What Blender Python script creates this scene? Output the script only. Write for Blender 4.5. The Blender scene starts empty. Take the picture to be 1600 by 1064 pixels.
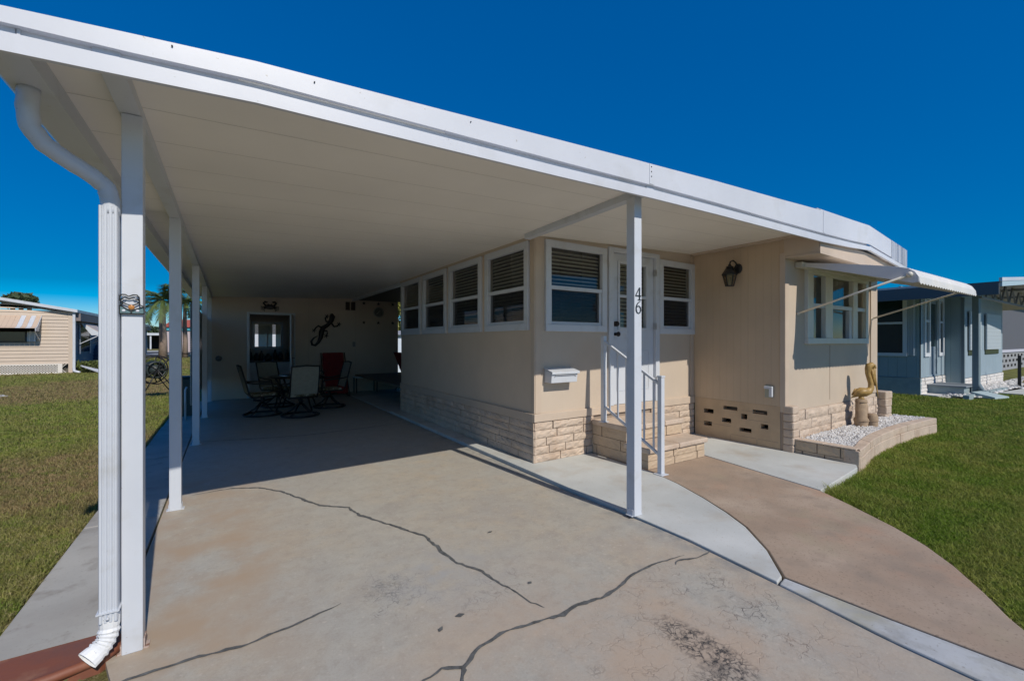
import bpy, math, random
import numpy as np
from mathutils import Vector, Matrix, noise
R=math.radians
scene=bpy.context.scene
# ---------------------------------------------------------------- camera, sky, sun, exposure
cam=bpy.data.cameras.new('camera'); camo=bpy.data.objects.new('camera',cam); scene.collection.objects.link(camo)
cam.sensor_width=36; cam.lens=680/1600*36; cam.shift_y=2/1600; cam.clip_end=3000; cam.clip_start=.05
camo.location=(0,0,1.43); camo.rotation_euler=(R(90),0,-R(33.083)); scene.camera=camo
w=bpy.data.worlds.new("World"); scene.world=w; w.use_nodes=True
nt=w.node_tree; bg=nt.nodes['Background']; sky=nt.nodes.new('ShaderNodeTexSky'); sky.sky_type='NISHITA'
SUN_EL=R(39.6); SUN_AZ=R(180-4.6)     # measured clockwise from +Y
sky.sun_disc=False; sky.sun_elevation=SUN_EL; sky.sun_rotation=SUN_AZ; sky.air_density=.8; sky.dust_density=.1; sky.ozone_density=4.5; sky.altitude=0
sc_=nt.nodes.new('ShaderNodeSeparateColor'); sc_.mode='HSV'; cc_=nt.nodes.new('ShaderNodeCombineColor'); cc_.mode='HSV'
nt.links.new(sky.outputs[0],sc_.inputs[0])
def wm(op,a,b):
    x=nt.nodes.new('ShaderNodeMath'); x.operation=op; x.use_clamp=False
    for i_,q in enumerate((a,b)):
        if isinstance(q,(int,float)): x.inputs[i_].default_value=q
        else: nt.links.new(q,x.inputs[i_])
    return x.outputs[0]
nt.links.new(wm('ADD',sc_.outputs[0],.004),cc_.inputs[0])               # deep polarised blue of the clear sky
nt.links.new(wm('MINIMUM',wm('MULTIPLY',sc_.outputs[1],1.95),1.0),cc_.inputs[1])
base_=wm('MULTIPLY',wm('POWER',sc_.outputs[2],.38),1.62)
glow_=wm('MULTIPLY',wm('MAXIMUM',wm('SUBTRACT',sc_.outputs[2],9.0),0.0),2.6)      # brighter sky round the sun, behind the camera
nt.links.new(wm('ADD',base_,glow_),cc_.inputs[2])
nt.links.new(cc_.outputs[0],bg.inputs['Color']); bg.inputs['Strength'].default_value=.13
sl=bpy.data.lights.new('sun','SUN'); sl.energy=3.2; sl.angle=R(.5); sl.color=(1,.93,.82)
so=bpy.data.objects.new('sun',sl); scene.collection.objects.link(so)
sd=Vector((math.sin(SUN_AZ)*math.cos(SUN_EL),math.cos(SUN_AZ)*math.cos(SUN_EL),math.sin(SUN_EL)))
so.rotation_euler=sd.to_track_quat('Z','Y').to_euler()
scene.view_settings.view_transform='Standard'; scene.view_settings.look='None'; scene.view_settings.exposure=.22; scene.view_settings.gamma=1
scene.render.engine='CYCLES'; scene.cycles.max_bounces=10; scene.cycles.diffuse_bounces=6; scene.cycles.transparent_max_bounces=24
C=scene.collection
rnd=random.Random(7)
# ---------------------------------------------------------------- helpers
class B:
    def __init__(s): s.v=[]; s.f=[]; s.mi=[]; s.sm=[]
    def add(s,vs,fs,smooth=False,mi=0):
        o=len(s.v); s.v+= [tuple(p) for p in vs]
        for f in fs: s.f.append(tuple(o+i for i in f)); s.sm.append(smooth); s.mi.append(mi)
        return s
    def hexa(s,p,mi=0):   # p: 8 pts, bottom 4 ccw, top 4 ccw
        return s.add(p,[(3,2,1,0),(4,5,6,7),(0,1,5,4),(1,2,6,5),(2,3,7,6),(3,0,4,7)],mi=mi)
    def box(s,x0,x1,y0,y1,z0,z1,mi=0):
        if x0>x1:x0,x1=x1,x0
        if y0>y1:y0,y1=y1,y0
        if z0>z1:z0,z1=z1,z0
        return s.hexa([(x0,y0,z0),(x1,y0,z0),(x1,y1,z0),(x0,y1,z0),(x0,y0,z1),(x1,y0,z1),(x1,y1,z1),(x0,y1,z1)],mi)
    def obox(s,M,sx,sy,sz,mi=0):
        return s.hexa([M@Vector((a*sx/2,b*sy/2,c*sz/2)) for c in(-1,1) for a,b in((-1,-1),(1,-1),(1,1),(-1,1))],mi)
    def bar(s,p,q,w,d=None,up=(0,0,1)):
        p=Vector(p);q=Vector(q);d=d or w; z=(q-p); L=z.length; z.normalize(); u=Vector(up)
        if abs(z.dot(u))>.99: u=Vector((0,1,0))
        x=u.cross(z).normalized(); y=z.cross(x)
        M=Matrix((x,y,z)).transposed().to_4x4(); M.translation=(p+q)/2
        return s.obox(M,w,d,L)
    def tube(s,pts,r,n=10,caps=True,closed=False,flat=None):
        pts=[Vector(p) for p in pts]; N=len(pts)
        rs=r if isinstance(r,(list,tuple)) else [r]*N
        prev=None; rings=[]
        for i,p in enumerate(pts):
            if closed: t=(pts[(i+1)%N]-pts[i-1]).normalized()
            else: t=(pts[min(i+1,N-1)]-pts[max(i-1,0)]).normalized()
            if prev is None:
                a=Vector((0,0,1)) if abs(t.z)<.9 else Vector((1,0,0))
                x=a.cross(t).normalized()
            else:
                x=(prev-t*prev.dot(t)).normalized()
            prev=x; y=t.cross(x)
            if not isinstance(flat,list): fx,fy=flat or (1,1)
            if isinstance(flat,list): fx,fy=flat[i]
            rings.append([p+(x*math.cos(2*math.pi*k/n)*fx+y*math.sin(2*math.pi*k/n)*fy)*rs[i] for k in range(n)])
        vs=[v for r_ in rings for v in r_]; fs=[]
        for i in range(N if closed else N-1):
            j=(i+1)%N
            for k in range(n): fs.append((i*n+k,i*n+(k+1)%n,j*n+(k+1)%n,j*n+k))
        if caps and not closed: fs+=[tuple(range(n-1,-1,-1)),tuple((N-1)*n+k for k in range(n))]
        return s.add(vs,fs,True)
    def lathe(s,prof,c=(0,0,0),n=16):
        vs=[];fs=[]
        for r_,z in prof:
            for k in range(n): a=2*math.pi*k/n; vs.append((c[0]+r_*math.cos(a),c[1]+r_*math.sin(a),c[2]+z))
        for i in range(len(prof)-1):
            for k in range(n): fs.append((i*n+k,i*n+(k+1)%n,(i+1)*n+(k+1)%n,(i+1)*n+k))
        fs+=[tuple(range(n-1,-1,-1)),tuple((len(prof)-1)*n+k for k in range(n))]
        return s.add(vs,fs,True)
    def ball(s,c,r,n=10,m=8,rx=1,ry=1,rz=1,M=None):
        prof=[];c=Vector(c);vs=[];fs=[]
        for i in range(m+1):
            th=math.pi*i/m
            for k in range(n):
                a=2*math.pi*k/n; p=Vector((math.sin(th)*math.cos(a)*rx,math.sin(th)*math.sin(a)*ry,math.cos(th)*rz))*r
                if M: p=M@p
                vs.append(c+p)
        for i in range(m):
            for k in range(n): fs.append((i*n+k,(i+1)*n+k,(i+1)*n+(k+1)%n,i*n+(k+1)%n))
        return s.add(vs,fs,True)
    def prism(s,poly,z0,z1,mi=0):   # poly ccw xy
        n=len(poly); a=sum(poly[i][0]*poly[(i+1)%n][1]-poly[(i+1)%n][0]*poly[i][1] for i in range(n))
        if a<0: poly=poly[::-1]
        vs=[(x,y,z0) for x,y in poly]+[(x,y,z1) for x,y in poly]
        fs=[tuple(range(n-1,-1,-1)),tuple(range(n,2*n))]+[(i,(i+1)%n,n+(i+1)%n,n+i) for i in range(n)]
        return s.add(vs,fs,mi=mi)
    def extr(s,poly,d):   # planar polygon (3d pts) extruded by vector d
        n=len(poly); d=Vector(d); vs=[Vector(p) for p in poly]+[Vector(p)+d for p in poly]
        nn=Vector((0,0,0))
        for i in range(n): nn+=Vector(poly[i]).cross(Vector(poly[(i+1)%n]))
        fs=[tuple(range(n-1,-1,-1)),tuple(range(n,2*n))]+[(i,(i+1)%n,n+(i+1)%n,n+i) for i in range(n)]
        if nn.dot(d)<0: fs=[f[::-1] for f in fs]
        return s.add(vs,fs)
    def build(s,name,mat,parent=None,bev=0,loc=None):
        me=bpy.data.meshes.new(name); me.from_pydata(s.v,[],s.f); me.update()
        me.polygons.foreach_set('use_smooth',s.sm)
        ms=mat if isinstance(mat,(list,tuple)) else [mat]
        for m in ms: me.materials.append(m)
        if len(ms)>1: me.polygons.foreach_set('material_index',s.mi)
        o=bpy.data.objects.new(name,me); C.objects.link(o)
        if bev:
            b=o.modifiers.new('bevel','BEVEL'); b.width=bev; b.segments=2; b.limit_method='ANGLE'; b.angle_limit=R(40)
        if parent is not None:
            o.parent=parent
            if 'T' in parent and parent.type=='EMPTY': o.matrix_parent_inverse=Matrix.Translation(-Vector(parent['T']))
        return o
def tag(o,label=None,cat=None,group=None,kind=None):
    if label:o['label']=label
    if cat:o['category']=cat
    if group:o['group']=group
    if kind:o['kind']=kind
    return o
def thing(name,label,cat,loc=(0,0,0),group=None,local=False):
    o=bpy.data.objects.new(name,None); C.objects.link(o); o.location=loc; o.empty_display_size=.1
    if not local: o['T']=tuple(loc)
    return tag(o,label,cat,group)
def copy_tree(o,parent=None):
    c=o.copy(); C.objects.link(c)
    if parent is not None: c.parent=parent
    for ch in [x for x in bpy.data.objects if x.parent==o]: copy_tree(ch,c)
    return c
# ---------------------------------------------------------------- materials
def mat(name,col,rough=.6,var=None,bump=None,metal=0,spec=.5,groove=None,mix2=None,coat=0):
    m=bpy.data.materials.new(name); m.use_nodes=True; t=m.node_tree; p=t.nodes['Principled BSDF']
    p.inputs['Roughness'].default_value=rough; p.inputs['Metallic'].default_value=metal; p.inputs['Specular IOR Level'].default_value=spec
    p.inputs['Coat Weight'].default_value=coat
    tc=t.nodes.new('ShaderNodeTexCoord'); L=t.links.new
    colsock=None
    rgb=t.nodes.new('ShaderNodeRGB'); rgb.outputs[0].default_value=(*col,1); colsock=rgb.outputs[0]
    def noise_(sc,det=5,rg=.55,dist=0):
        n=t.nodes.new('ShaderNodeTexNoise'); n.inputs['Scale'].default_value=sc; n.inputs['Detail'].default_value=det; n.inputs['Roughness'].default_value=rg
        n.inputs['Distortion'].default_value=dist; L(tc.outputs['Object'],n.inputs['Vector']); return n.outputs['Fac']
    def ramp(s,a,b,c0=0,c1=1):
        r=t.nodes.new('ShaderNodeMapRange'); r.inputs['From Min'].default_value=a; r.inputs['From Max'].default_value=b; r.inputs['To Min'].default_value=c0; r.inputs['To Max'].default_value=c1
        L(s,r.inputs['Value']); return r.outputs[0]
    def mixc(f,a,b,blend='MIX'):
        x=t.nodes.new('ShaderNodeMix'); x.data_type='RGBA'; x.blend_type=blend; x.clamp_factor=True
        if isinstance(f,(int,float)): x.inputs[0].default_value=f
        else: L(f,x.inputs[0])
        for i,q in ((6,a),(7,b)):
            if isinstance(q,tuple): x.inputs[i].default_value=(*q,1)
            else: L(q,x.inputs[i])
        return x.outputs[2]
    def math_(op,a,b=None,c=None):
        x=t.nodes.new('ShaderNodeMath'); x.operation=op
        for i,q in enumerate((a,b,c)):
            if q is None: continue
            if isinstance(q,(int,float)): x.inputs[i].default_value=q
            else: L(q,x.inputs[i])
        return x.outputs[0]
    m['_']=0
    H=dict(t=t,L=L,p=p,tc=tc,noise=noise_,ramp=ramp,mix=mixc,math=math_)
    if mix2:  # (col2,scale,lo,hi[,detail])
        for q in mix2:
            f=ramp(noise_(q[1],q[4] if len(q)>4 else 6,.6),q[2],q[3]); colsock=mixc(f,colsock,q[0])
    if var:
        f=ramp(noise_(var[0],6,.6),.3,.7,1-var[1],1+var[1]); 
        x=t.nodes.new('ShaderNodeVectorMath'); x.operation='SCALE'; L(colsock,x.inputs[0]); L(f,x.inputs['Scale']); colsock=x.outputs[0]
        L(ramp(noise_(var[0]*.7,4),.3,.7,max(rough-.1,0.02),min(rough+.1,1)),p.inputs['Roughness'])
    nb=None
    if bump:
        b=t.nodes.new('ShaderNodeBump'); b.inputs['Strength'].default_value=bump[1]; b.inputs['Distance'].default_value=bump[2] if len(bump)>2 else .01
        L(noise_(bump[0],8,.6),b.inputs['Height']); nb=b.outputs[0]
    if groove:
        ax,per,wd,dep,dark=groove
        sp=t.nodes.new('ShaderNodeSeparateXYZ'); L(tc.outputs['Object'],sp.inputs[0])
        a=math_('FRACT',math_('DIVIDE',sp.outputs[ax],per)); d=math_('ABSOLUTE',math_('SUBTRACT',a,.5))
        g=ramp(d,0,wd/per); # 0 inside groove
        b=t.nodes.new('ShaderNodeBump'); b.inputs['Strength'].default_value=1; b.inputs['Distance'].default_value=dep; L(g,b.inputs['Height'])
        if nb: L(nb,b.inputs['Normal'])
        nb=b.outputs[0]
        x=t.nodes.new('ShaderNodeVectorMath'); x.operation='SCALE'; L(colsock,x.inputs[0]); L(ramp(d,0,wd/per*.8,dark,1),x.inputs['Scale']); colsock=x.outputs[0]
    L(colsock,p.inputs['Base Color'])
    if nb: L(nb,p.inputs['Normal'])
    m['_']=1; del m['_']
    H['col']=colsock; H['nb']=nb; HH[name]=H
    return m
HH={}
white=mat('white_paint',(.57,.60,.65),.38,var=(1.2,.05),mix2=[((.50,.51,.52),5,.55,.75,8),((.36,.33,.29),70,.71,.76,3)],bump=(4,.06,.004))
fasc=mat('fascia_metal',(.61,.63,.68),.4,var=(1.1,.06),mix2=[((.52,.53,.55),2.2,.55,.75,7),((.40,.38,.34),42,.70,.76,3)],bump=(3,.12,.006))
soff=mat('soffit_panel',(.88,.845,.78),.5,var=(.8,.05),groove=(1,.41,.006,.003,.62),bump=(3,.08,.006))
beige=mat('beige_wall',(.53,.44,.35),.6,var=(1.7,.05),bump=(14,.12,.004),groove=(0,.61,.004,.0006,.95))
beigey=mat('beige_siding_side',(.60,.485,.375),.6,var=(1.7,.05),bump=(14,.12,.004),groove=(1,.813,.004,.0006,.93))
tangrv=mat('grooved_siding',(.52,.40,.28),.6,var=(1.5,.06),bump=(14,.15,.004),groove=(1,.102,.008,.002,.93))
beigetrim=mat('beige_trim',(.53,.43,.34),.55,var=(4,.05),bump=(30,.15,.003))
brick=mat('painted_split_block',(.54,.435,.345),.75,var=(4,.13),mix2=[((.46,.34,.25),3,.5,.7,7),((.30,.24,.19),26,.64,.72,6)],bump=(38,.7,.012))
mortar=mat('block_mortar',(.33,.255,.195),.9,bump=(50,.4,.005))
greyw=mat('light_concrete',(.50,.515,.50),.8,var=(1.6,.10),mix2=[((.43,.40,.35),2.2,.5,.72),((.56,.57,.56),.8,.5,.8),((.43,.40,.35),60,.64,.74,2)],bump=(140,.12,.003))
stripm=mat('kerb_concrete',(.45,.465,.475),.75,var=(2.4,.14),mix2=[((.37,.355,.29),2.6,.42,.62),((.33,.33,.32),9,.5,.7,8),((.30,.29,.27),60,.62,.72,3)],bump=(140,.12,.003))
tanw=mat('tan_concrete',(.355,.265,.195),.8,var=(2,.10),mix2=[((.42,.335,.26),1.3,.45,.7),((.44,.25,.16),.9,.54,.72),((.33,.28,.19),1.7,.55,.75),((.30,.235,.18),4.5,.5,.7,8),((.24,.18,.13),70,.58,.7,3)],bump=(170,.16,.003))
side=mat('sidewalk_concrete',(.40,.39,.36),.8,var=(1.4,.12),mix2=[((.33,.31,.28),1.2,.45,.7),((.28,.26,.23),5,.55,.7,8),((.30,.28,.25),80,.64,.74,2)],bump=(140,.14,.003))
dark=mat('black_metal',(.012,.012,.014),.45)
bronze=mat('dark_bronze',(.03,.024,.02),.4,metal=.6)
blind=mat('window_blind',(.50,.47,.40),.6)
interior=mat('room_interior',(.14,.13,.11),.9)
crackm=mat('crack_filler',(.105,.107,.105),.8,var=(25,.45),bump=(90,.3,.003))
gold=mat('gold_paint',(.36,.23,.075),.5,var=(14,.25),bump=(40,.3,.004))
pilem=mat('piling_wood',(.33,.24,.16),.8,var=(12,.2),bump=(30,.5,.006))
pebm=mat('white_pebble',(.62,.61,.60),.7,var=(11,.22))
sling=mat('sling_fabric',(.30,.28,.22),.85,var=(20,.1))
redf=mat('red_fabric',(.22,.01,.015),.8,var=(9,.2))
cush=mat('patterned_cushion',(.20,.17,.11),.9,mix2=[((.5,.45,.36),14,.55,.58,1),((.10,.07,.03),11,.58,.62,1)])
teal=mat('frosted_table_top',(.03,.06,.06),.15)
terra=mat('brown_painted_tray',(.22,.075,.04),.6,mix2=[((.30,.15,.09),6,.5,.7),((.15,.075,.06),2,.5,.7)],bump=(14,.3,.01))
bluew=mat('blue_grey_siding',(.27,.36,.40),.6,var=(1.5,.05),groove=(1,.2,.012,.005,.75))
bluex=mat('blue_grey_wall',(.28,.36,.42),.6,var=(1.5,.05),groove=(0,.2,.012,.005,.8))
blueb=mat('blue_painted_block',(.27,.34,.36),.8,var=(8,.1),bump=(30,.5,.01))
whiteb=mat('white_painted_block',(.62,.60,.58),.8,var=(8,.1),bump=(30,.5,.01))
greyb=mat('grey_block',(.30,.31,.33),.85,var=(8,.1))
bluedk=mat('blue_grey_metal',(.17,.225,.26),.5,var=(3,.06))
sidingm=mat('cream_lap_siding',(.56,.46,.37),.55,var=(2,.05))
shadesid=mat('shade_blue_siding',(.12,.16,.21),.6,var=(2,.05))  # shaded side of the cream house, shade painted in as dark blue; far wall shares it
tanaw=mat('tan_awning',(.55,.42,.32),.6)
tarm=mat('road_asphalt',(.05,.05,.055),.9,var=(3,.15))
# glass: fresnel reflection over a tinted see-through pane
def glassmat(name,tint,fac=.06,rough=.0):
    m=bpy.data.materials.new(name); m.use_nodes=True; t=m.node_tree; t.nodes.clear(); L=t.links.new
    o=t.nodes.new('ShaderNodeOutputMaterial'); mx=t.nodes.new('ShaderNodeMixShader'); tr=t.nodes.new('ShaderNodeBsdfTransparent'); g=t.nodes.new('ShaderNodeBsdfGlossy'); lw=t.nodes.new('ShaderNodeLayerWeight')
    tr.inputs[0].default_value=(*tint,1); g.inputs['Roughness'].default_value=rough; g.inputs[0].default_value=(.95,.97,1,1); pw=t.nodes.new('ShaderNodeMath'); pw.operation='POWER'; pw.inputs[1].default_value=4.5; L(lw.outputs['Facing'],pw.inputs[0]); mu=t.nodes.new('ShaderNodeMath'); mu.operation='MULTIPLY_ADD'; mu.inputs[1].default_value=.95; mu.inputs[2].default_value=.05; L(pw.outputs[0],mu.inputs[0])
    mr=t.nodes.new('ShaderNodeMath'); mr.operation='ADD'; mr.inputs[1].default_value=fac
    L(mu.outputs[0],mr.inputs[0]); L(mr.outputs[0],mx.inputs[0]); L(tr.outputs[0],mx.inputs[1]); L(g.outputs[0],mx.inputs[2]); L(mx.outputs[0],o.inputs[0]); return m
glass=glassmat('window_glass',(.80,.83,.80),.02)
screenglass=glassmat('insect_screen_glass',(.36,.36,.38),.05)
# driveway: crazed, stained, warm concrete
drive=mat('driveway_concrete',(.435,.41,.35),.78)
def _drive():
    H=HH['driveway_concrete']; mix=H['mix'];ramp=H['ramp'];nz=H['noise'];L=H['L'];t=H['t'];ma=H['math'];p=H['p']
    c=H['col']
    c=mix(ramp(nz(.55,5),.42,.66),c,(.415,.405,.365)); c=mix(ramp(nz(1.7,7,.65),.5,.74,0,.8),c,(.46,.395,.30)); c=mix(ramp(nz(.9,6,.7,1.5),.54,.74),c,(.345,.315,.28)); c=mix(ramp(nz(.42,4,.6,2),.52,.7,0,.7),c,(.37,.345,.31))
    c=mix(ma('MULTIPLY',ramp(nz(.8,4,.6),.42,.6),ramp(nz(3.2,8,.7),.4,.62,0,.7)),c,(.455,.375,.275)); c=mix(ramp(nz(5,8,.7),.38,.72,0,.7),c,(.345,.315,.275)); c=mix(ramp(nz(13,8,.75),.5,.68,0,.55),c,(.30,.27,.23)); c=mix(ramp(nz(90,3,.7),.45,.75,0,.30),c,(.24,.20,.16)); c=mix(ramp(nz(45,2,.5),.62,.72,0,.5),c,(.55,.50,.43))
    # rusty edge next to the posts
    def spot(x,y,rx,ry):
        mp=t.nodes.new('ShaderNodeMapping'); mp.vector_type='TEXTURE'; mp.inputs['Location'].default_value=(x,y,0); mp.inputs['Scale'].default_value=(rx,ry,1); L(H['tc'].outputs['Object'],mp.inputs[0])
        g=t.nodes.new('ShaderNodeTexGradient'); g.gradient_type='SPHERICAL'; L(mp.outputs[0],g.inputs[0]); return g.outputs['Fac']
    e=ramp(spot(-.38,3.6,.9,3.0),0,.5); c=mix(ma('MULTIPLY',e,ramp(nz(2.5,6),.35,.65)),c,(.40,.305,.215))
    # crazing
    v=t.nodes.new('ShaderNodeTexVoronoi'); v.feature='DISTANCE_TO_EDGE'; v.inputs['Scale'].default_value=11
    n3=t.nodes.new('ShaderNodeTexNoise'); n3.inputs['Scale'].default_value=7; n3.inputs['Detail'].default_value=5
    ad=t.nodes.new('ShaderNodeMixRGB'); ad.blend_type='LINEAR_LIGHT'; ad.inputs[0].default_value=.14; L(H['tc'].outputs['Object'],ad.inputs[1]); L(n3.outputs['Color'],ad.inputs[2]); L(H['tc'].outputs['Object'],n3.inputs[0]); L(ad.outputs[0],v.inputs[0])
    line=ramp(v.outputs['Distance'],.0,.05,1,0)
    v2=t.nodes.new('ShaderNodeTexVoronoi'); v2.feature='DISTANCE_TO_EDGE'; v2.inputs['Scale'].default_value=27; L(ad.outputs[0],v2.inputs[0]); line2=ramp(v2.outputs['Distance'],.0,.09,1,0)
    zone=ma('MAXIMUM',ramp(spot(2.0,1.25,1.0,.75),.02,.55),ma('MAXIMUM',ramp(spot(.82,2.45,.36,.36),.05,.6),ramp(spot(1.3,2.2,.5,.4),.1,1.0)))
    zone=ma('MULTIPLY',zone,ramp(nz(6,6,.7),.44,.60))
    c=mix(ma('MULTIPLY',ma('MULTIPLY',line,zone),.85),c,(.10,.09,.085)); c=mix(ma('MULTIPLY',ma('MULTIPLY',line2,zone),.45),c,(.14,.13,.12)); fr_=ramp(spot(1.6,1.2,1.9,1.3),0,.5); c=mix(ma('MULTIPLY',fr_,ramp(nz(1.2,6,.65),.4,.62,0,.75)),c,(.46,.345,.25))
    # black oily stains
    st=ma('MAXIMUM',ramp(spot(1.86,1.22,.12,.30),.0,.35),ma('MAXIMUM',ramp(spot(1.75,1.03,.2,.16),0,.6),ma('MULTIPLY',ramp(spot(.79,2.50,.16,.15),0,.7),.5)))
    st=ma('MULTIPLY',st,ma('MULTIPLY',ramp(nz(24,8,.82),.36,.56),ma('MAXIMUM',ramp(v2.outputs['Distance'],.02,.22,1,.12),ramp(nz(4,5,.7),.5,.62)))); c=mix(ma('MULTIPLY',st,1.0),c,(.032,.032,.034))
    spx=t.nodes.new('ShaderNodeSeparateXYZ'); L(H['tc'].outputs['Object'],spx.inputs[0]); kb=ma('MULTIPLY',ramp(spx.outputs[0],2.55,2.70),ramp(nz(5,6,.7),.40,.58)); c=mix(ma('MULTIPLY',kb,.8),c,(.23,.235,.23))
    gs=ramp(spot(1.1,2.5,.6,.5),0,1); c=mix(ma('MULTIPLY',gs,ramp(nz(6,4),.4,.6)),c,(.37,.36,.34))
    L(c,p.inputs['Base Color'])
    b=t.nodes.new('ShaderNodeBump'); b.inputs['Strength'].default_value=.25; b.inputs['Distance'].default_value=.003; L(nz(150,6,.6),b.inputs['Height'])
    b2=t.nodes.new('ShaderNodeBump'); b2.invert=True; b2.inputs['Strength'].default_value=.4; b2.inputs['Distance'].default_value=.004; L(ma('MULTIPLY',line,zone),b2.inputs['Height']); L(b.outputs[0],b2.inputs['Normal']); L(b2.outputs[0],p.inputs['Normal'])
_drive()
# lawn: green with brown dead patches, shared by soil sheet and blades (world position)
def lawnmat(name,blades):
    m=mat(name,(.075,.115,.022),.75 if blades else .95,spec=.2); H=HH[name]; mix=H['mix'];ramp=H['ramp'];nz=H['noise'];L=H['L'];t=H['t'];ma=H['math']
    sp=t.nodes.new('ShaderNodeSeparateXYZ'); L(H['tc'].outputs['Object'],sp.inputs[0])
    left=ramp(sp.outputs[0],1,2.5,1,0)
    n1=nz(.33,4,.6,.5); n2=nz(2.4,4,.6); nf=nz(30,2,.6) if not blades else nz(60,1,.5)
    c=mix(ramp(n2,.4,.62),(.165,.275,.024) if blades else (.085,.11,.025),(.30,.335,.065))
    brown=mix(nf,(.44,.30,.17),(.24,.165,.095))
    yl=mix(nf,(.30,.28,.11),(.19,.20,.07))
    # bands of dead turf across the left lawn
    yy=ma('ADD',sp.outputs[1],ma('ADD',ma('MULTIPLY',ma('SUBTRACT',n1,.5),9.0),ma('ADD',ma('MULTIPLY',ma('SUBTRACT',n2,.5),3.0),ma('MULTIPLY',sp.outputs[0],-.35))))
    cr=t.nodes.new('ShaderNodeValToRGB'); L(ramp(yy,0,40),cr.inputs[0]); e=cr.color_ramp.elements; e[0].position=0; e[0].color=(.35,)*3+(1,); e[1].position=1; e[1].color=(.3,)*3+(1,)
    for ps,v_ in ((.13,.35),(.165,.85),(.205,.9),(.235,.05),(.37,.0),(.42,.95),(.55,.85),(.60,.15),(.72,.15),(.78,.9),(.86,.4)):
        q=e.new(ps); q.color=(v_,)*3+(1,)
    dead=ma('MULTIPLY',left,cr.outputs[0])
    c=mix(ma('MULTIPLY',ma('MULTIPLY',ramp(nz(6,5,.7),.46,.6),.6),left),c,yl)
    c=mix(ma('MULTIPLY',dead,ramp(nz(7,6,.75),.36,.52)),c,brown)
    c=mix(ma('MULTIPLY',ramp(nf,.5,.7),.5),c,(.29,.27,.11))
    c=mix(ma('MULTIPLY',ramp(nz(1.1,5,.65),.5,.66),ma('MULTIPLY_ADD',left,.3,.3)),c,(.24,.215,.08))
    c=mix(ma('MULTIPLY',ma('MULTIPLY_ADD',left,.55,.22),ramp(nz(45,2,.8),.54,.62)),c,(.46,.38,.21))
    c=mix(ma('MULTIPLY',ramp(nz(38,2,.8),.56,.66),.6),c,(.05,.065,.015))
    if not blades: c=mix(.35,c,(.09,.065,.035))
    L(c,H['p'].inputs['Base Color'])
    if blades:
        H['p'].inputs['Subsurface Weight'].default_value=0
        o=t.nodes['Material Output']; ms=t.nodes.new('ShaderNodeMixShader'); ms.inputs[0].default_value=.35; tl=t.nodes.new('ShaderNodeBsdfTranslucent'); L(c,tl.inputs[0]); L(H['p'].outputs[0],ms.inputs[1]); L(tl.outputs[0],ms.inputs[2]); L(ms.outputs[0],o.inputs[0])
    else:
        b=t.nodes.new('ShaderNodeBump'); b.inputs['Strength'].default_value=.9; b.inputs['Distance'].default_value=.05; L(nz(14,8,.75),b.inputs['Height']); L(b.outputs[0],H['p'].inputs['Normal'])
    return m
soil=lawnmat('lawn_soil',False); blade=lawnmat('grass_blade',True)
leaf=mat('palm_leaf',(.085,.125,.03),.6,var=(3,.35)); trunkm=mat('palm_trunk',(.26,.20,.16),.9,var=(6,.2),bump=(12,.6,.03))
bushm=mat('bush_leaf',(.10,.125,.03),.6,var=(8,.5)); treem=mat('far_tree_leaf',(.05,.075,.03),.7,var=(.6,.4))
# ================================================================ GROUND AND SLABS
b=B(); N=40
xs=[-900,-300,-100,-40,-15]+[-12+i for i in range(0,45)]+[40,80,200,400,900]; ys=[-300,-60,-12]+[-8+i for i in range(0,36)]+[35,50,80,130,250,500,1500]
for x in xs:
    for y in ys: b.v.append((x,y,-.035+ (0.012*noise.noise(Vector((x*.5,y*.5,0))) if abs(x)<35 and abs(y)<30 else 0)))
ny=len(ys)
for i in range(len(xs)-1):
    for j in range(ny-1): b.f.append((i*ny+j,(i+1)*ny+j,(i+1)*ny+j+1,i*ny+j+1)); b.sm.append(True); b.mi.append(0)
tag(b.build('lawn_ground',soil),kind='structure')
def slab(name,poly,z0,z1,m,bev=.006):
    b=B(); b.prism(poly,z0,z1); return tag(b.build(name,m,bev=bev),kind='structure')
def dz(x,y):
    a=max(0,min(1,(x-1.7)/1.0)); c=max(0,min(1,(3.6-y)/1.6)); return .024*a*a*(3-2*a)*c*c*(3-2*c)
b=B(); poly=[(-.46,2.62),(-.40,2.40),(-.55,1.2),(-.9,-.5),(-1.2,-7.5),(2.595,-7.5),(2.595,.3),(2.60,.75),(2.655,1.2),(2.715,1.9),(2.715,12.88),(-.46,12.88)]
L0=[(12.88,-.46),(2.62,-.46),(2.40,-.40),(1.2,-.55),(-.5,-.9),(-7.5,-1.2)]; R0=[(12.88,2.715),(1.9,2.715),(1.2,2.655),(.75,2.60),(.3,2.595),(-7.5,2.595)]
yy_=sorted({-7.5,-5,-4,-3,-2,-1,-.5}|{round(.1*k,2) for k in range(-3,50)}|{2.62,5.5,7,9,11,12.88})
def itp(T,y):
    T=T[::-1]
    for k in range(len(T)-1):
        if T[k][0]<=y<=T[k+1][0]: f=(y-T[k][0])/(T[k+1][0]-T[k][0]); return T[k][1]+f*(T[k+1][1]-T[k][1])
    return T[-1][1]
nx=24; vs=[];fs=[]
for y in yy_:
    a,c=itp(L0,y),itp(R0,y)
    for k in range(nx+1): x=a+(c-a)*k/nx; vs.append((x,y,dz(x,y)))
n0=len(vs); 
for y in yy_:
    for x in (itp(L0,y),itp(R0,y)): vs.append((x,y,-.12))
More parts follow.
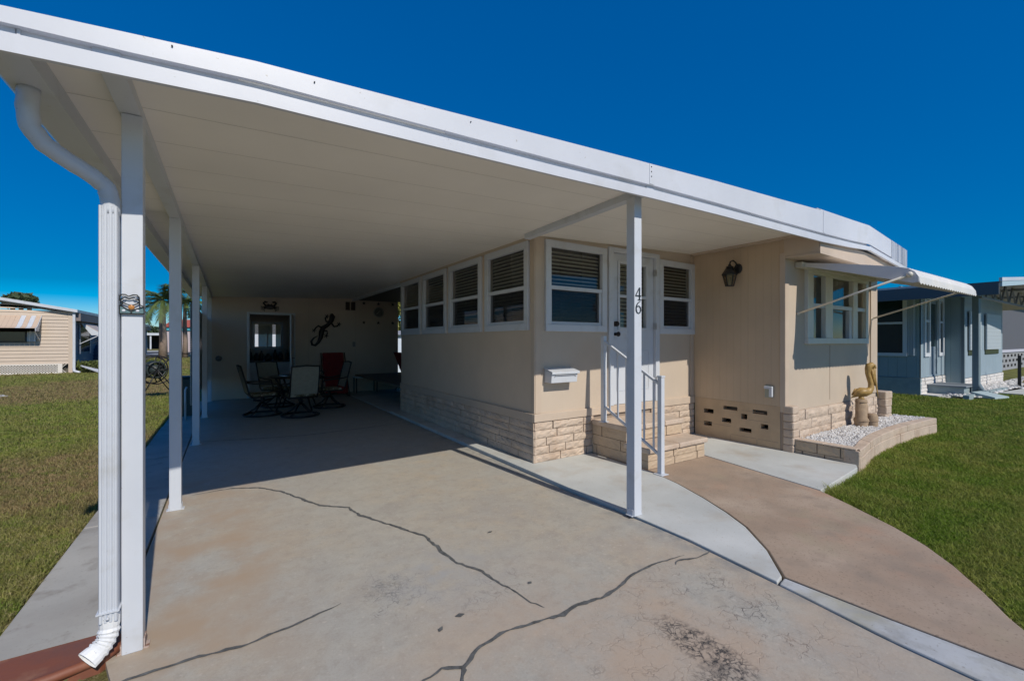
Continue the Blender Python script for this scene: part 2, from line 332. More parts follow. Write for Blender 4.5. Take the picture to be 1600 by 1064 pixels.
for r_ in range(len(yy_)-1):
    for k in range(nx): o=r_*(nx+1)+k; fs.append((o,o+1,o+nx+2,o+nx+1))
    fs.append((n0+2*r_,r_*(nx+1),(r_+1)*(nx+1),n0+2*r_+2)); fs.append((r_*(nx+1)+nx,n0+2*r_+1,n0+2*r_+3,(r_+1)*(nx+1)+nx))
b.add(vs,fs,False); dv=tag(b.build('driveway',drive),kind='structure')
slab('back_patio_floor',[(2.73,8.66),(6,8.66),(6,12.9),(2.73,12.9)],-.12,.012,greyw)
for a,c in ((2.86,4.6),(4.61,6.9),(6.91,9.4),(9.41,12.9)):
    slab('sidewalk',[(-.935,a),(-.475,a),(-.475,c),(-.935-.01*(c>9),c)],-.12,-.004,side)
slab('kerb_slab',[(2.725,8.65),(2.725,1.9),(2.668,1.275),(2.755,1.292),(3.01,1.505),(3.258,1.785),(3.4,2.02),(3.546,2.32),(3.69,2.68),(3.79,3.05),(3.83,4.2),(3.05,4.2),(3.05,8.65)],-.12,.04,greyw)
slab('bounce_street',[(-60,-17),(60,-17),(60,-7.52),(-60,-7.52)],-.12,-.002,greyw)  # out of view, added as pale sunlit ground to bounce light onto the soffit
slab('kerb_strip',[(2.664,1.262),(2.606,.74),(2.60,.3),(2.60,-7.5),(2.84,-7.5),(2.835,.363),(2.79,.79),(2.755,1.278)],-.12,.036,stripm,.008)
slab('walkway',[(3.80,3.06),(3.70,2.68),(3.558,2.315),(3.412,2.01),(3.27,1.775),(3.02,1.495),(2.768,1.282),(2.80,.79),(2.845,.363),(2.85,-.2),(2.95,.10),(3.21,.40),(3.3,.468),(3.517,.594),(3.781,.769),(4.0,.952),(4.195,1.17),(4.447,1.527),(4.645,1.838),(4.90,3.222),(4.9,4.2),(3.85,4.2)],-.12,.038,tanw)
slab('entry_slab',[(4.655,1.838),(5.82,1.945),(5.955,2.0),(5.955,4.2),(4.912,4.2),(4.912,3.222)],-.12,.041,greyw)
# crack filler ribbons lying on the driveway
def ribbon(b,pts,w,z=.004):
    P=[];rr=random.Random(len(pts)*7+int(pts[0][0]*100))
    for i in range(len(pts)-1):
        (x0,y0),(x1,y1)=pts[i],pts[i+1]; n=max(1,int(math.hypot(x1-x0,y1-y0)/.025))
        for k in range(n): P.append((x0+(x1-x0)*k/n,y0+(y1-y0)*k/n))
    P.append(pts[-1]); Q=[]
    for i,(x,y) in enumerate(P):
        q=noise.noise(Vector((x*9,y*9,3)))*.012; q2=noise.noise(Vector((x*28,y*28,1)))*.010
        Q.append((x+q+q2,y-q+q2*.5))
    vs=[];fs=[];n=len(Q)
    for i,(x,y) in enumerate(Q):
        x0,y0=Q[max(i-1,0)];x1,y1=Q[min(i+1,n-1)]; dx,dy=x1-x0,y1-y0; l=math.hypot(dx,dy) or 1; nx,nyy=-dy/l,dx/l
        t=i/(n-1); ww=w*(.25+.95*min(1,t*9,(1-t)*6))*(.65+.75*abs(noise.noise(Vector((x*6,y*6,9))))+.55*noise.noise(Vector((x*40,y*40,2))))
        vs+=[(x+nx*ww,y+nyy*ww,z+dz(x,y)),(x-nx*ww,y-nyy*ww,z+dz(x,y))]
        if i: fs.append((2*i-2,2*i-1,2*i+1,2*i))
    b.add(vs,fs)
b=B()
c1=[(-.28,5.02),(.02,5.05),(.252,4.926),(.425,4.683),(.669,4.097),(.87,3.914),(.901,3.711),(1.073,3.33),(1.214,3.027),(1.216,2.746),(1.24,2.547),(1.328,2.367),(1.327,2.263),(1.375,2.111),(1.388,1.968),(1.414,1.868)]
c2=[(.60,1.70),(.685,1.743),(.781,1.762),(.861,1.724),(.913,1.745),(.989,1.794),(1.125,1.812),(1.305,1.794),(1.471,1.766),(1.583,1.792),(1.742,1.759),(1.887,1.777),(2.039,1.817),(2.263,1.832),(2.52,1.782)]
ribbon(b,c1,.0105); ribbon(b,c2,.0105); ribbon(b,[(.80,1.5),(.825,1.652),(.861,1.724),(.9,1.742)],.009,.0055)
ribbon(b,[(-.46,2.40),(-.356,2.43),(-.114,2.433),(.058,2.40),(.221,2.43),(.453,2.481),(.52,2.50)],.008)
ribbon(b,[(2.369,1.744),(2.40,1.765),(2.452,1.757),(2.561,1.715),(2.70,1.722)],.007)
ribbon(b,[(-.44,7.72),(-.284,7.625),(.4,7.42),(1.009,7.30),(2.24,7.42),(2.70,7.48)],.010)
for x,y,l,a in ((1.62,2.83,.045,0),(1.475,2.1,.04,.3),(.99,2.06,.05,-.2),(.87,1.99,.045,.9)): ribbon(b,[(x,y),(x+l*math.cos(a)*.5,y+l*math.sin(a)*.5),(x+l*math.cos(a),y+l*math.sin(a))],.012)
b.build('crack_filler',crackm,dv)
# hairline straight scratches
# ================================================================ SPLASH TRAY
t=thing('splash_tray','brown painted splash tray on the ground under the white downspout','splash block',(-.75,2.72,0))
b=B()
b.prism([(-1.75,2.44),(-.475,2.60),(-.43,2.66),(-.45,2.86),(-1.75,2.86)],-.04,.012)
b.build('tray_floor',terra,t,bev=.006)
b=B(); b.tube([(-1.75,2.455,.018),(-1.1,2.52,.02),(-.62,2.58,.022),(-.48,2.615,.024),(-.435,2.66,.024),(-.437,2.76,.02)],[.022]*6,8)
b.tube([(-1.75,2.862,.0),(-.46,2.862,.0)],.012,8); b.build('tray_rim',terra,t)
# ================================================================ WALL HELPERS
def panel(b,P,u0,u1,z0,z1,th,holes):
    us=sorted({u0,u1}|{h[0] for h in holes}|{h[1] for h in holes}); zs=sorted({z0,z1}|{h[2] for h in holes}|{h[3] for h in holes})
    def q(pts): b.add([P(*p) for p in pts],[(0,1,2,3)])
    for i in range(len(us)-1):
        for j in range(len(zs)-1):
            a,c,d,e=us[i],us[i+1],zs[j],zs[j+1]; m=((a+c)/2,(d+e)/2)
            if any(h[0]<m[0]<h[1] and h[2]<m[1]<h[3] for h in holes): continue
            q([(a,d,0),(c,d,0),(c,e,0),(a,e,0)]); q([(a,d,-th),(a,e,-th),(c,e,-th),(c,d,-th)])
    for a,c,d,e in list(holes)+[(u0,u1,z0,z1)]:
        q([(a,d,0),(a,e,0),(a,e,-th),(a,d,-th)]); q([(c,d,0),(c,d,-th),(c,e,-th),(c,e,0)]); q([(a,d,0),(a,d,-th),(c,d,-th),(c,d,0)]); q([(a,e,0),(c,e,0),(c,e,-th),(a,e,-th)])
def pbox(b,P,u0,u1,z0,z1,d0,d1):
    b.hexa([P(u0,z0,d1),P(u1,z0,d1),P(u1,z0,d0),P(u0,z0,d0),P(u0,z1,d1),P(u1,z1,d1),P(u1,z1,d0),P(u0,z1,d0)])
def Pleft(X): return lambda u,z,d: (X-d,u,z)     # wall facing -X, u=Y
def Pfront(Y): return lambda u,z,d: (u,Y-d,z)    # wall facing -Y, u=X
def blocks(P,u0,u1,z0,z1,ch,bl,seed,flip=1,holes=(),proud=.03,rough=.012):
    r=random.Random(seed); b=B(); m=B(); nc=max(1,round((z1-z0)/ch)); ch=(z1-z0)/nc; g=.006
    for k in range(nc):
        za=z0+k*ch; zb=za+ch; u=u0-(r.random()*bl*.7 if k%2 else r.random()*.1)
        while u<u1:
            L=bl*r.choice((1,1,.8,1.15,.6)); a=max(u,u0); c=min(u+L,u1); u+=L
            if c-a<.03: continue
            segs=[(a+g*(a>u0),c-g*(c<u1))]
            for s0,s1 in segs:
                nx=max(2,int((s1-s0)/.035)); nz=4; pr=proud*(.75+.5*r.random()); vs=[];fs=[]
                for i in range(nx+1):
                    for j in range(nz+1):
                        uu=s0+(s1-s0)*i/nx; zz=za+g/2+(ch-g)*j/nz
                        edge=min(i,nx-i,j,nz-j)
                        d=0 if edge==0 else pr+rough*noise.noise(Vector((uu*19+seed,zz*23,seed)))+ (r.random()-.5)*rough*.9
                        if edge==1: d-=.004
                        jj=(r.random()-.5)*.004 if edge==0 else 0
                        vs.append(P(uu+jj,zz+jj,max(d,.0)))
                W=nz+1
                for i in range(nx):
                    for j in range(nz): fs.append((i*W+j,(i+1)*W+j,(i+1)*W+j+1,i*W+j+1))
                # solid edge: lift rim
                rim=[i for i in range(len(vs)) if (i//W in(0,nx) or i%W in(0,nz))]
                vs2=list(vs)
                for i in rim:
                    uu=s0+(s1-s0)*(i//W)/nx; zz=za+g/2+(ch-g)*(i%W)/nz
                    vs2[i]=P(uu+(r.random()-.5)*.003,zz+(r.random()-.5)*.003,pr*.62)
                b.add(vs2,fs,False)
                o=len(b.v); e=[P(s0,za+g/2,-.01),P(s1,za+g/2,-.01),P(s1,zb-g/2,-.01),P(s0,zb-g/2,-.01)]
                # side skirts
                c0=[0*W+0,nx*W+0,nx*W+nz,0*W+nz]; base=o-len(vs2)
                bot=[base+i*W for i in range(nx+1)]; top=[base+i*W+nz for i in range(nx+1)]; lf=[base+j for j in range(W)]; rt=[base+nx*W+j for j in range(W)]
                b.v+= [tuple(p) for p in e]
                b.f.append(tuple([o,o+1]+bot[::-1])); b.f.append(tuple([o+2,o+3]+top)); b.f.append(tuple([o+3,o]+lf)); b.f.append(tuple([o+1,o+2]+rt[::-1]))
                b.sm+=[False]*4; b.mi+=[0]*4
    return b
def wk(p):
    k=2.1595/(2.1-.025*p[0]); return (p[0]*k,p[1]*k,1.43+(p[2]-1.43)*k)
def warp(b): b.v=[wk(q) for q in b.v]; return b
# ================================================================ HOME
home=thing('mobile_home','single storey beige mobile home with white framed windows and painted block skirting','house',(5.95,6,0))
def zs_(x): return 2.53+.036*(x+.38)      # underside of the carport roof
# side sunroom wall
PL=Pleft(2.95); PF=Pfront(4.05); PV=Pleft(5.93); PR=Pfront(2.75)
wl=[(4.145,5.168),(5.276,6.336),(6.433,7.447),(7.54,8.60)]
WZ=(1.565,2.61)
b=B(); panel(b,PL,4.05,8.66,.55,2.775,.08,[(a+.03,c-.03,WZ[0]+.03,WZ[1]-.03) for a,c in wl]); b.build('wall',beigey,home)
fw=[(3.089,4.075),(5.118,5.93)]
b=B(); panel(b,PF,2.952,5.93,.50,2.775,.08,[(3.119,4.045,1.59,2.58),(5.15,5.87,1.59,2.58),(4.16,5.07,.6,2.654)])
b.build('wall',beige,home)
b=B(); panel(b,PV,2.752,4.05,.60,2.74,.08,[]); b.build('wall',tangrv,home)
b=B(); panel(b,PR,5.932,8.97,.53,2.50,.08,[(6.62,8.42,1.46,2.36)]); b.build('wall',beige,home)
# hidden sides, floor, inner ceiling
b=B(); b.box(8.90,8.97,2.83,13,.02,2.6); b.box(4.9,4.97,8.7,13,.02,2.6); b.box(4.9,8.97,12.93,13.0,.02,2.6); b.box(2.98,4.97,8.62,8.69,.02,2.6)
b.build('wall',beigey,home)
b=B(); b.box(3.04,8.88,4.14,12.9,.46,.5); b.box(6.02,8.88,2.84,4.13,.46,.5); b.box(3.04,8.88,4.14,12.9,2.62,2.64); b.box(6.02,8.88,2.84,4.13,2.62,2.64); b.box(3.9,3.95,4.3,8.5,.5,2.62); b.box(3.1,8.8,4.75,4.8,.5,2.62); b.box(6.1,8.8,3.6,3.65,.5,2.62)
b.build('room_lining',interior,home)
# trims
b=B(); pbox(b,PL,4.045,8.66,.50,.60,.0,.028); b.build('wall_trim',beigetrim,home,bev=.006)
b=B(); pbox(b,PF,2.925,4.019,.505,.60,.0,.03); b.build('wall_trim',beigetrim,home,bev=.006)
b=B(); pbox(b,PF,5.12,5.93,.505,.61,.0,.03); b.build('wall_trim',beigetrim,home,bev=.006)
for P_,a_ in ((PF,(2.948,3.03,.602,2.65,.002,.016)),(PL,(4.04,4.11,.602,2.645,.002,.014)),(PF,(5.85,5.93,.612,2.72,.002,.014)),(PR,(5.93,6.02,.53,2.44,.002,.016)),(PV,(2.734,2.80,.60,2.56,.002,.012)),(PR,(8.72,8.985,.60,2.44,.002,.02)),(PR,(7.24,7.25,.6,1.38,.001,.006))):
    b=B(); pbox(b,P_,*a_); b.build('corner_trim' if a_[1]-a_[0]>.02 else 'seam_strip',beigetrim,home,bev=.003)
b=B(); pbox(b,PL,4.05,8.66,2.612,2.648,.001,.03); b.build('top_trim',beige,home)
b=B(); pbox(b,PF,4.02,5.10,.50,.598,.0,.028); b.build('door_sill_board',beigetrim,home,bev=.004)
# block skirting
b=blocks(PL,4.02,8.66,.04,.50,.094,.62,3); b.build('block_skirting',brick,home)
b=blocks(PF,2.92,3.85,.04,.50,.094,.42,4); b.build('block_skirting',brick,home)
b=blocks(PF,4.95,5.93,.04,.50,.094,.42,5); b.build('block_skirting',brick,home)
b=blocks(PR,6.08,8.98,.0,.53,.132,.60,6); b.build('block_skirting',brick,home)
b=B(); b.box(2.955,3.03,4.055,8.66,-.03,.5); b.box(3.031,5.93,4.055,4.13,-.03,.5); b.box(5.935,8.96,2.756,2.83,-.03,.53); b.build('mortar_backing',mortar,home)
# rough corner column of stacked block ends
b=B()
for k in range(6):
    z=.03+k*.098; M=Matrix.Translation((6.0+rnd.uniform(-.006,.006),2.70,z+.047))@Matrix.Rotation(rnd.uniform(-.05,.05),4,'Z'); b.obox(M,.155,.13,.099)
b.build('corner_column',brick,home,bev=.018)
b=B()
for k in range(5):
    z=.0+k*.122; M=Matrix.Translation((9.14+rnd.uniform(-.01,.01),2.72,z+.06))@Matrix.Rotation(rnd.uniform(-.06,.06),4,'Z'); b.obox(M,.26,.20,.124)
b.build('corner_column',brick,home,bev=.016)
# pierced vent wall under the grooved siding: openings from the photograph
holes=[]
def gx(u,v,X):
    th=math.atan(443/680);s,c=math.sin(th),math.cos(th);a=(u-800)/680;r=(s+a*c,c-a*s,(534-v)/680);k=X/r[0];return r[1]*k,1.43+r[2]*k
for x0,x1,y0,y1 in ((175,310,332,412),(445,640,296,372),(175,285,505,582),(425,552,462,540),(690,775,408,492),(850,1055,350,432),(668,835,596,678),(965,1068,550,632),(1210,1280,486,570)):
    u0,v0=1080+x0/8.867,600+y0/8.867; u1,v1=1080+x1/8.867,600+y1/8.867
    ya,za=gx(u0,(v0),5.93); yb,zb=gx(u1,(v1),5.93); holes.append((round(min(ya,yb),3),round(max(ya,yb),3),round(min(za,zb),3),round(max(za,zb),3)))
holes=[h for h in holes]
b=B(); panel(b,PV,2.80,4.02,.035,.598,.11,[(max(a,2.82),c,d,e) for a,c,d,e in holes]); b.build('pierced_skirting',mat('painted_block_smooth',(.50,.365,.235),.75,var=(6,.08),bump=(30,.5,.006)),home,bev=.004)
b=B(); b.box(6.10,6.12,2.84,4.0,.0,.6); b.build('crawlspace_shade_sheet',mat('crawlspace_shade',(.02,.018,.015),.9),home)  # dark sheet behind the openings, standing in for the crawlspace shade
for a_ in ((3.1,3.45,.13,.135),(2.82,3.08,.13,.135),(3.46,4.0,.235,.24),(3.0,3.3,.485,.49),(2.95,3.2,.37,.375),(3.46,3.466,.04,.12),(3.09,3.096,.04,.12)): b=B(); pbox(b,PV,*a_,.0005,.0015); b.build('mortar_joint',mortar,home)
# windows
meshm=bpy.data.materials.new('insect_mesh'); meshm.use_nodes=True; _t=meshm.node_tree; _p=_t.nodes['Principled BSDF']; _p.inputs['Base Color'].default_value=(.02,.022,.025,1); _p.inputs['Roughness'].default_value=.9; _p.inputs['Alpha'].default_value=.5
def window(P,u0,u1,z0,z1,par,fr=.082,rail=None,lower=True,m=white,blinds=True,parent_name='window',dep=.035):
    zm=rail or (z0+z1)/2-.02
    b=B(); 
    pbox(b,P,u0,u1,z1-fr,z1,-.02,dep); pbox(b,P,u0,u1,z0,z0+fr,-.02,dep); pbox(b,P,u0,u0+fr,z0+fr,z1-fr,-.02,dep); pbox(b,P,u1-fr,u1,z0+fr,z1-fr,-.02,dep)
    W=b.build(parent_name,m,par,bev=.005)
    b=B(); pbox(b,P,u0+fr,u1-fr,zm-.02,zm+.025,-.03,.022)
    if lower:
        a,c,d,e=u0+fr+.001,u1-fr-.001,z0+fr+.001,zm-.021; f=.022
        pbox(b,P,a,c,d,d+.035,-.035,.008); pbox(b,P,a,a+f,d+.035,e,-.035,.008); pbox(b,P,c-f-.012,c,d+.035,e,-.035,.008)
    b.build('sash',m,W,bev=.002)
    b=B(); a,c=u0+fr-.004,u1-fr+.004
    b.add([P(a,zm,-.022),P(c,zm,-.022),P(c,z1-fr+.004,-.022),P(a,z1-fr+.004,-.022)],[(0,1,2,3)]); b.build('glass',glass,W)
    b=B(); b.add([P(a,z0+fr-.004,-.028),P(c,z0+fr-.004,-.028),P(c,zm,-.028),P(a,zm,-.028)],[(0,1,2,3)]); b.build('glass',screenglass if lower else glass,W)
    if lower:
        b=B(); b.add([P(u0+fr+.02,z0+fr+.03,.0),P(u1-fr-.03,z0+fr+.03,.0),P(u1-fr-.03,zm-.02,.0),P(u0+fr+.02,zm-.02,.0)],[(0,1,2,3)]); b.build('insect_screen',meshm,W)
    if blinds:
        b=B(); z=z0+fr; k=0
        while z<z1-fr:
            t0=.018 ; b.hexa([P(a,z-.014,-.045),P(c,z-.014,-.045),P(c,z+.006,-.075),P(a,z+.006,-.075),P(a,z-.011,-.045),P(c,z-.011,-.045),P(c,z+.009,-.075),P(a,z+.009,-.075)]); z+=.046
        b.build('blind',blind,W)
    return W
for a,c in wl: window(PL,a,c,*WZ,home,rail=2.065)
window(PF,3.089,4.078,1.553,2.625,home,rail=2.07); window(PF,5.118,5.93,1.54,2.60,home,rail=2.05)
# triple window of the front room
b=B(); a,c,z0,z1=6.474,8.54,1.40,2.415
pbox(b,PR,a,c,z1-.07,z1,-.02,.05); pbox(b,PR,a,c,z0,z0+.08,-.02,.05)
for u0,u1 in ((a,6.64),(7.01,7.236),(7.947,8.114),(8.44,c)): pbox(b,PR,u0,u1,z0+.08,z1-.07,-.02,.045)
W3=b.build('triple_window',mat('cream_window_frame',(.66,.66,.60),.45,var=(8,.04)),home,bev=.006)
b=B()
for u0,u1 in ((6.64,7.01),(7.236,7.947),(8.114,8.44)): pbox(b,PR,u0,u1,1.90,1.955,-.03,.03)
pbox(b,PR,7.86,7.945,1.482,1.898,-.03,.025); pbox(b,PR,7.24,7.26,1.482,1.898,-.03,.02)
b.build('sash',white,W3,bev=.003)
for u0,u1 in ((6.63,7.02),(7.226,7.957),(8.104,8.45)):
    b=B(); b.add([PR(u0,z0+.07,-.02),PR(u1,z0+.07,-.02),PR(u1,z1-.06,-.02),PR(u0,z1-.06,-.02)],[(0,1,2,3)]); b.build('glass',glass,W3)
b=B(); b.box(6.64,7.02,2.84,2.85,1.47,2.35); 
for k in range(5): b.box(7.03+k*.19,7.03+k*.19+.17,2.835,2.845,2.0+.0*k,2.35)
b.build('curtain',mat('curtain_cloth',(.16,.14,.12),.9),W3)
# door
b=B(); pbox(b,PF,4.115,4.20,.60,2.66,-.05,.035); pbox(b,PF,5.03,5.112,.60,2.66,-.05,.035); pbox(b,PF,4.20,5.03,2.60,2.66,-.05,.035)
b.build('door_frame',white,home,bev=.006)
b=B(); panel(b,lambda u,z,d:PF(u,z,d-.012),4.203,5.027,.605,2.597,.045,[(4.345,4.865,1.62,2.47)])
door=b.build('door',white,home)
D=lambda u,z,d:PF(u,z,d-.012)
b=B(); pbox(b,D,4.31,4.345,1.585,2.505,.001,.016); pbox(b,D,4.865,4.90,1.585,2.505,.001,.016); pbox(b,D,4.345,4.865,2.47,2.505,.001,.016); pbox(b,D,4.345,4.865,1.585,1.62,.001,.016); pbox(b,D,4.345,4.865,2.02,2.055,-.03,.014)
for u0,u1 in ((4.29,4.57),(4.64,4.93)):
    pbox(b,D,u0,u1,1.30,1.31,.001,.006); pbox(b,D,u0,u1,.78,.79,.001,.006); pbox(b,D,u0,u0+.01,.79,1.30,.001,.006); pbox(b,D,u1-.01,u1,.79,1.30,.001,.006)
b.build('door_panel_moulding',white,door,bev=.003)
b=B(); b.add([D(4.34,1.615,-.02),D(4.87,1.615,-.02),D(4.87,2.475,-.02),D(4.34,2.475,-.02)],[(0,1,2,3)]); b.build('door_glass',glass,door)
b=B(); z=1.63
while z<2.47: pbox(b,D,4.345,4.865,z,z+.006,-.085,-.05); b.hexa([D(4.345,z-.02,-.09),D(4.865,z-.02,-.09),D(4.865,z,-.12),D(4.345,z,-.12),D(4.345,z-.016,-.09),D(4.865,z-.016,-.09),D(4.865,z+.004,-.12),D(4.345,z+.004,-.12)]); z+=.052
b.build('blind',mat('door_blind',(.55,.52,.44),.6),door)
b=B(); b.ball((4.262,4.015,1.665),.032,12,8,ry=.5); b.tube([(4.262,4.065,1.665),(4.262,4.02,1.665)],.034,12); b.build('deadbolt',bronze,door)
b=B(); b.ball((4.262,4.0,1.53),.032,12,8,ry=.8); b.tube([(4.262,4.065,1.53),(4.262,4.02,1.53)],.02,12); b.tube([(4.262,4.00,1.53),(4.275,3.985,1.53)],.026,12); b.build('handle',bronze,door)
hm_=mat('hinge_metal',(.5,.5,.5),.35,metal=.8)
for z in (2.35,1.6,.85): b=B(); pbox(b,PF,5.018,5.04,z,z+.09,.0,.04); b.build('hinge',hm_,door)
# weatherproof outlet
b=B(); pbox(b,PV,2.885,2.985,.70,.86,.0,.018); b.build('outlet_plate',mat('grey_plate',(.32,.33,.27),.5),home,bev=.004)
b=B(); pbox(b,PV,2.875,2.915,.715,.85,.02,.055); pbox(b,PV,2.915,2.98,.815,.85,.02,.05); b.build('outlet_cover',white,home,bev=.006)
# front eave box and roofs
b=B(); b.hexa([(5.925,2.356,2.49),(8.97,2.467,2.49),(8.97,2.76,2.49),(5.925,2.76,2.49),(5.925,2.356,2.515),(8.97,2.467,2.515),(8.97,2.76,2.515),(5.925,2.76,2.515)]); b.build('eave_soffit',beigetrim,home,bev=.003)
b=B(); b.hexa([(5.925,2.345,2.488),(8.96,2.455,2.488),(8.96,2.465,2.488),(5.925,2.354,2.488),(5.925,2.345,2.70),(8.96,2.455,2.66),(8.96,2.465,2.66),(5.925,2.354,2.70)]); b.build('eave_fascia',beigetrim,home,bev=.002)
b=B(); b.box(5.922,5.932,2.356,2.75,2.516,2.75); b.build('eave_end_board',beigetrim,home)
# the pointed corner wedge of painted wood above the awning
b=B(); b.prism([(3.0,2.36),(6.6,2.42),(8.97,2.56),(8.97,13.0),(3.0,13.0)],2.78,2.84); b.build('roof',fasc,home)
b=B(); b.hexa([(5.30,2.13,2.835),(6.72,2.13,2.872),(6.72,3.4,2.91),(5.30,3.4,2.91),(5.30,2.13,2.868),(6.72,2.13,2.885),(6.72,3.4,2.94),(5.30,3.4,2.94)]); warp(b).build('roof_edge',fasc,home)
b=B(); b.tube([(5.22,2.14,2.842),(5.34,2.12,2.846)],.012,6); warp(b).build('roof_clip',mat('dull_metal',(.25,.24,.22),.5),home)
# ================================================================ CARPORT
cp=thing('carport','long flat roofed white carport on square posts covering the driveway','carport',(-.38,6,0))
b=B(); X0,X1=-.62,5.925; yf=lambda X: 2.15+.025*(X+.38)+.02
for (xa,xb,ya,yb) in ((X0,2.95,None,12.95),(2.95,5.92,None,4.05),(2.95,5.2,8.66,12.95)):
    b.hexa([(xa,ya or yf(xa),zs_(xa)),(xb,ya or yf(xb),zs_(xb)),(xb,yb,zs_(xb)),(xa,yb,zs_(xa)),(xa,ya or yf(xa),zs_(xa)+.03),(xb,ya or yf(xb),zs_(xb)+.03),(xb,yb,zs_(xb)+.03),(xa,yb,zs_(xa)+.03)])
b.build('roof_panel',soff,cp)
tops=[(-.78,2.512),(-.299,2.560),(.096,2.597),(.9,2.637),(1.713,2.680),(2.41,2.716),(2.563,2.722),(3.398,2.762),(4.46,2.802),(5.384,2.842),(6.10,2.858),(6.65,2.868)]
ub=[(-.78,2.466),(-.299,2.49),(.096,2.517),(.9,2.533),(1.713,2.549),(2.41,2.566),(2.563,2.570),(3.398,2.583),(4.46,2.589),(5.384,2.600),(6.10,2.615),(6.65,2.637)]
gb=[(-.78,2.432),(-.299,2.458),(.096,2.48),(.9,2.494),(1.713,2.510),(2.41,2.530),(2.563,2.535),(3.398,2.547),(4.46,2.558),(5.384,2.568),(6.10,2.585),(6.65,2.605)]
lb=[(-.78,2.368),(-.299,2.396),(.096,2.421),(.9,2.434),(1.713,2.450),(2.41,2.468),(2.563,2.472),(3.398,2.484),(4.46,2.492),(5.384,2.503),(6.10,2.53),(6.65,2.560)]
yf=lambda X: 2.15+.025*(X+.38)
def strip(b,lo,hi,y0,y1):
    for i in range(len(lo)-1):
        (xa,za),(xb,zb)=lo[i],lo[i+1]; ta,tb=hi[i][1],hi[i+1][1]
        b.hexa([(xa,y0,za),(xb,y0,zb),(xb,y1,zb),(xa,y1,za),(xa,y0,ta),(xb,y0,tb),(xb,y1,tb),(xa,y1,ta)])
b=B(); strip(b,ub,tops,2.10,2.117); warp(b).build('fascia',fasc,cp)
b=B(); strip(b,[(x,z-.001) for x,z in gb],[(x,z+.06) for x,z in ub],2.131,2.145); strip(b,[(x,z+.001) for x,z in ub],[(x,z+.005) for x,z in ub],2.115,2.134); warp(b).build('fascia_groove',fasc,cp)
b=B(); strip(b,lb,gb,2.092,2.112); warp(b).build('fascia_lip',fasc,cp)
b=B(); strip(b,[(x,z-.006) for x,z in gb],[(x,z-.002) for x,z in gb],2.109,2.140); warp(b).build('fascia_ledge',fasc,cp)
for k,(x,z) in enumerate([(2.575,2.70),(2.575,2.665),(2.575,2.63),(-.18,2.556),(.32,2.581),(1.1,2.62)]):
    r_=.0045 if k<3 else .003; b=B(); b.tube([(x,2.102,z),(x,2.094,z)],r_,8); warp(b).build('screw',dark,cp)
for q in ((2.556,2.60,2.0965,2.0995,2.575,2.721),(5.37,5.42,2.0965,2.0995,2.602,2.84)): b=B(); b.box(*q); warp(b).build('fascia_joint_cover',fasc,cp)
# end piece of the edge running back along the arched home roof, ribbed at the far end
def seg(xa,ya,xb,yb,za,zb,ta,tb,th=.016):
    dx,dy=xb-xa,yb-ya; l=math.hypot(dx,dy); nx,nyy=-dy/l*th,dx/l*th
    return [(xa,ya,za),(xb,yb,zb),(xb+nx,yb+nyy,zb),(xa+nx,ya+nyy,za),(xa,ya,ta),(xb,yb,tb),(xb+nx,yb+nyy,tb),(xa+nx,ya+nyy,ta)]
b=B(); 
A=(7.426,2.345);Z=(9.15,2.40)
def lerp(t): return (A[0]+(Z[0]-A[0])*t,A[1]+(Z[1]-A[1])*t)
zt_=lambda t:3.036-.14*t; zl_=lambda t:2.778-.135*t; zbt=lambda t:2.692-.13*t
b=B(); p0,p1=lerp(.0),lerp(.55); b.hexa(seg(*p0,*p1,zl_(0),zl_(.55),zt_(0),zt_(.55))); b.build('roof_edge',fasc,home)
b=B(); p0,p1=lerp(.0),lerp(1); b.hexa(seg(p0[0],p0[1]-.008,p1[0],p1[1]-.008,zbt(0),zbt(1),zbt(0)+.058,zbt(1)+.055,.03)); b.build('roof_lip',fasc,home)
b=B(); p0,p1=lerp(.551),lerp(1); b.hexa(seg(p0[0],p0[1]+.016,p1[0],p1[1]+.016,zbt(.55)+.06,zbt(1)+.06,zt_(.55)-.006,zt_(1)-.006)); b.build('roof_edge',mat('blue_edge_metal',(.25,.38,.55),.35,metal=.3),home)  # plain blue strip that shows between the white ribs
b=B(); n=14; rr=random.Random(5)
for k in range(n):
    t0=.551+.449*(k+rr.uniform(0,.2))/n; t1=.551+.449*(k+rr.uniform(.5,.8))/n
    a_,c_=lerp(t0),lerp(t1); b.hexa(seg(a_[0],a_[1]-.004,c_[0],c_[1]-.004,zl_(t0)-rr.uniform(0,.03),zl_(t1)-.02,zt_(t0),zt_(t1)))
b.build('ribbed_roof_edge',fasc,home)
# beams
def beam(x,ya,yb,zt,w_=.08,h_=.062,nm='beam'):
    b=B(); b.box(x-w_/2,x+w_/2,ya,yb,zt-h_,zt-.001); return b.build(nm,white,cp,bev=.004)
beam(-.38,2.172,12.9,zs_(-.38)+.004,.08,.058)
b=B(); b.box(2.705,2.785,2.17,4.04,2.585,2.643); 
b=B()
b.hexa([(2.80,4.045,2.59),(2.88,4.045,2.59),(2.79,2.25,2.585),(2.71,2.25,2.585),(2.80,4.045,2.646),(2.88,4.045,2.649),(2.79,2.25,2.645),(2.71,2.25,2.642)][0:8])
b.build('beam',white,cp,bev=.003)
b=B(); b.box(2.95,3.03,8.665,12.93,2.585,2.648); b.build('beam',white,cp,bev=.003)
b=B(); b.box(5.85,5.925,2.35,4.03,zs_(5.9)-.028,zs_(5.9)-.003); b.build('soffit_trim',beigetrim,cp)
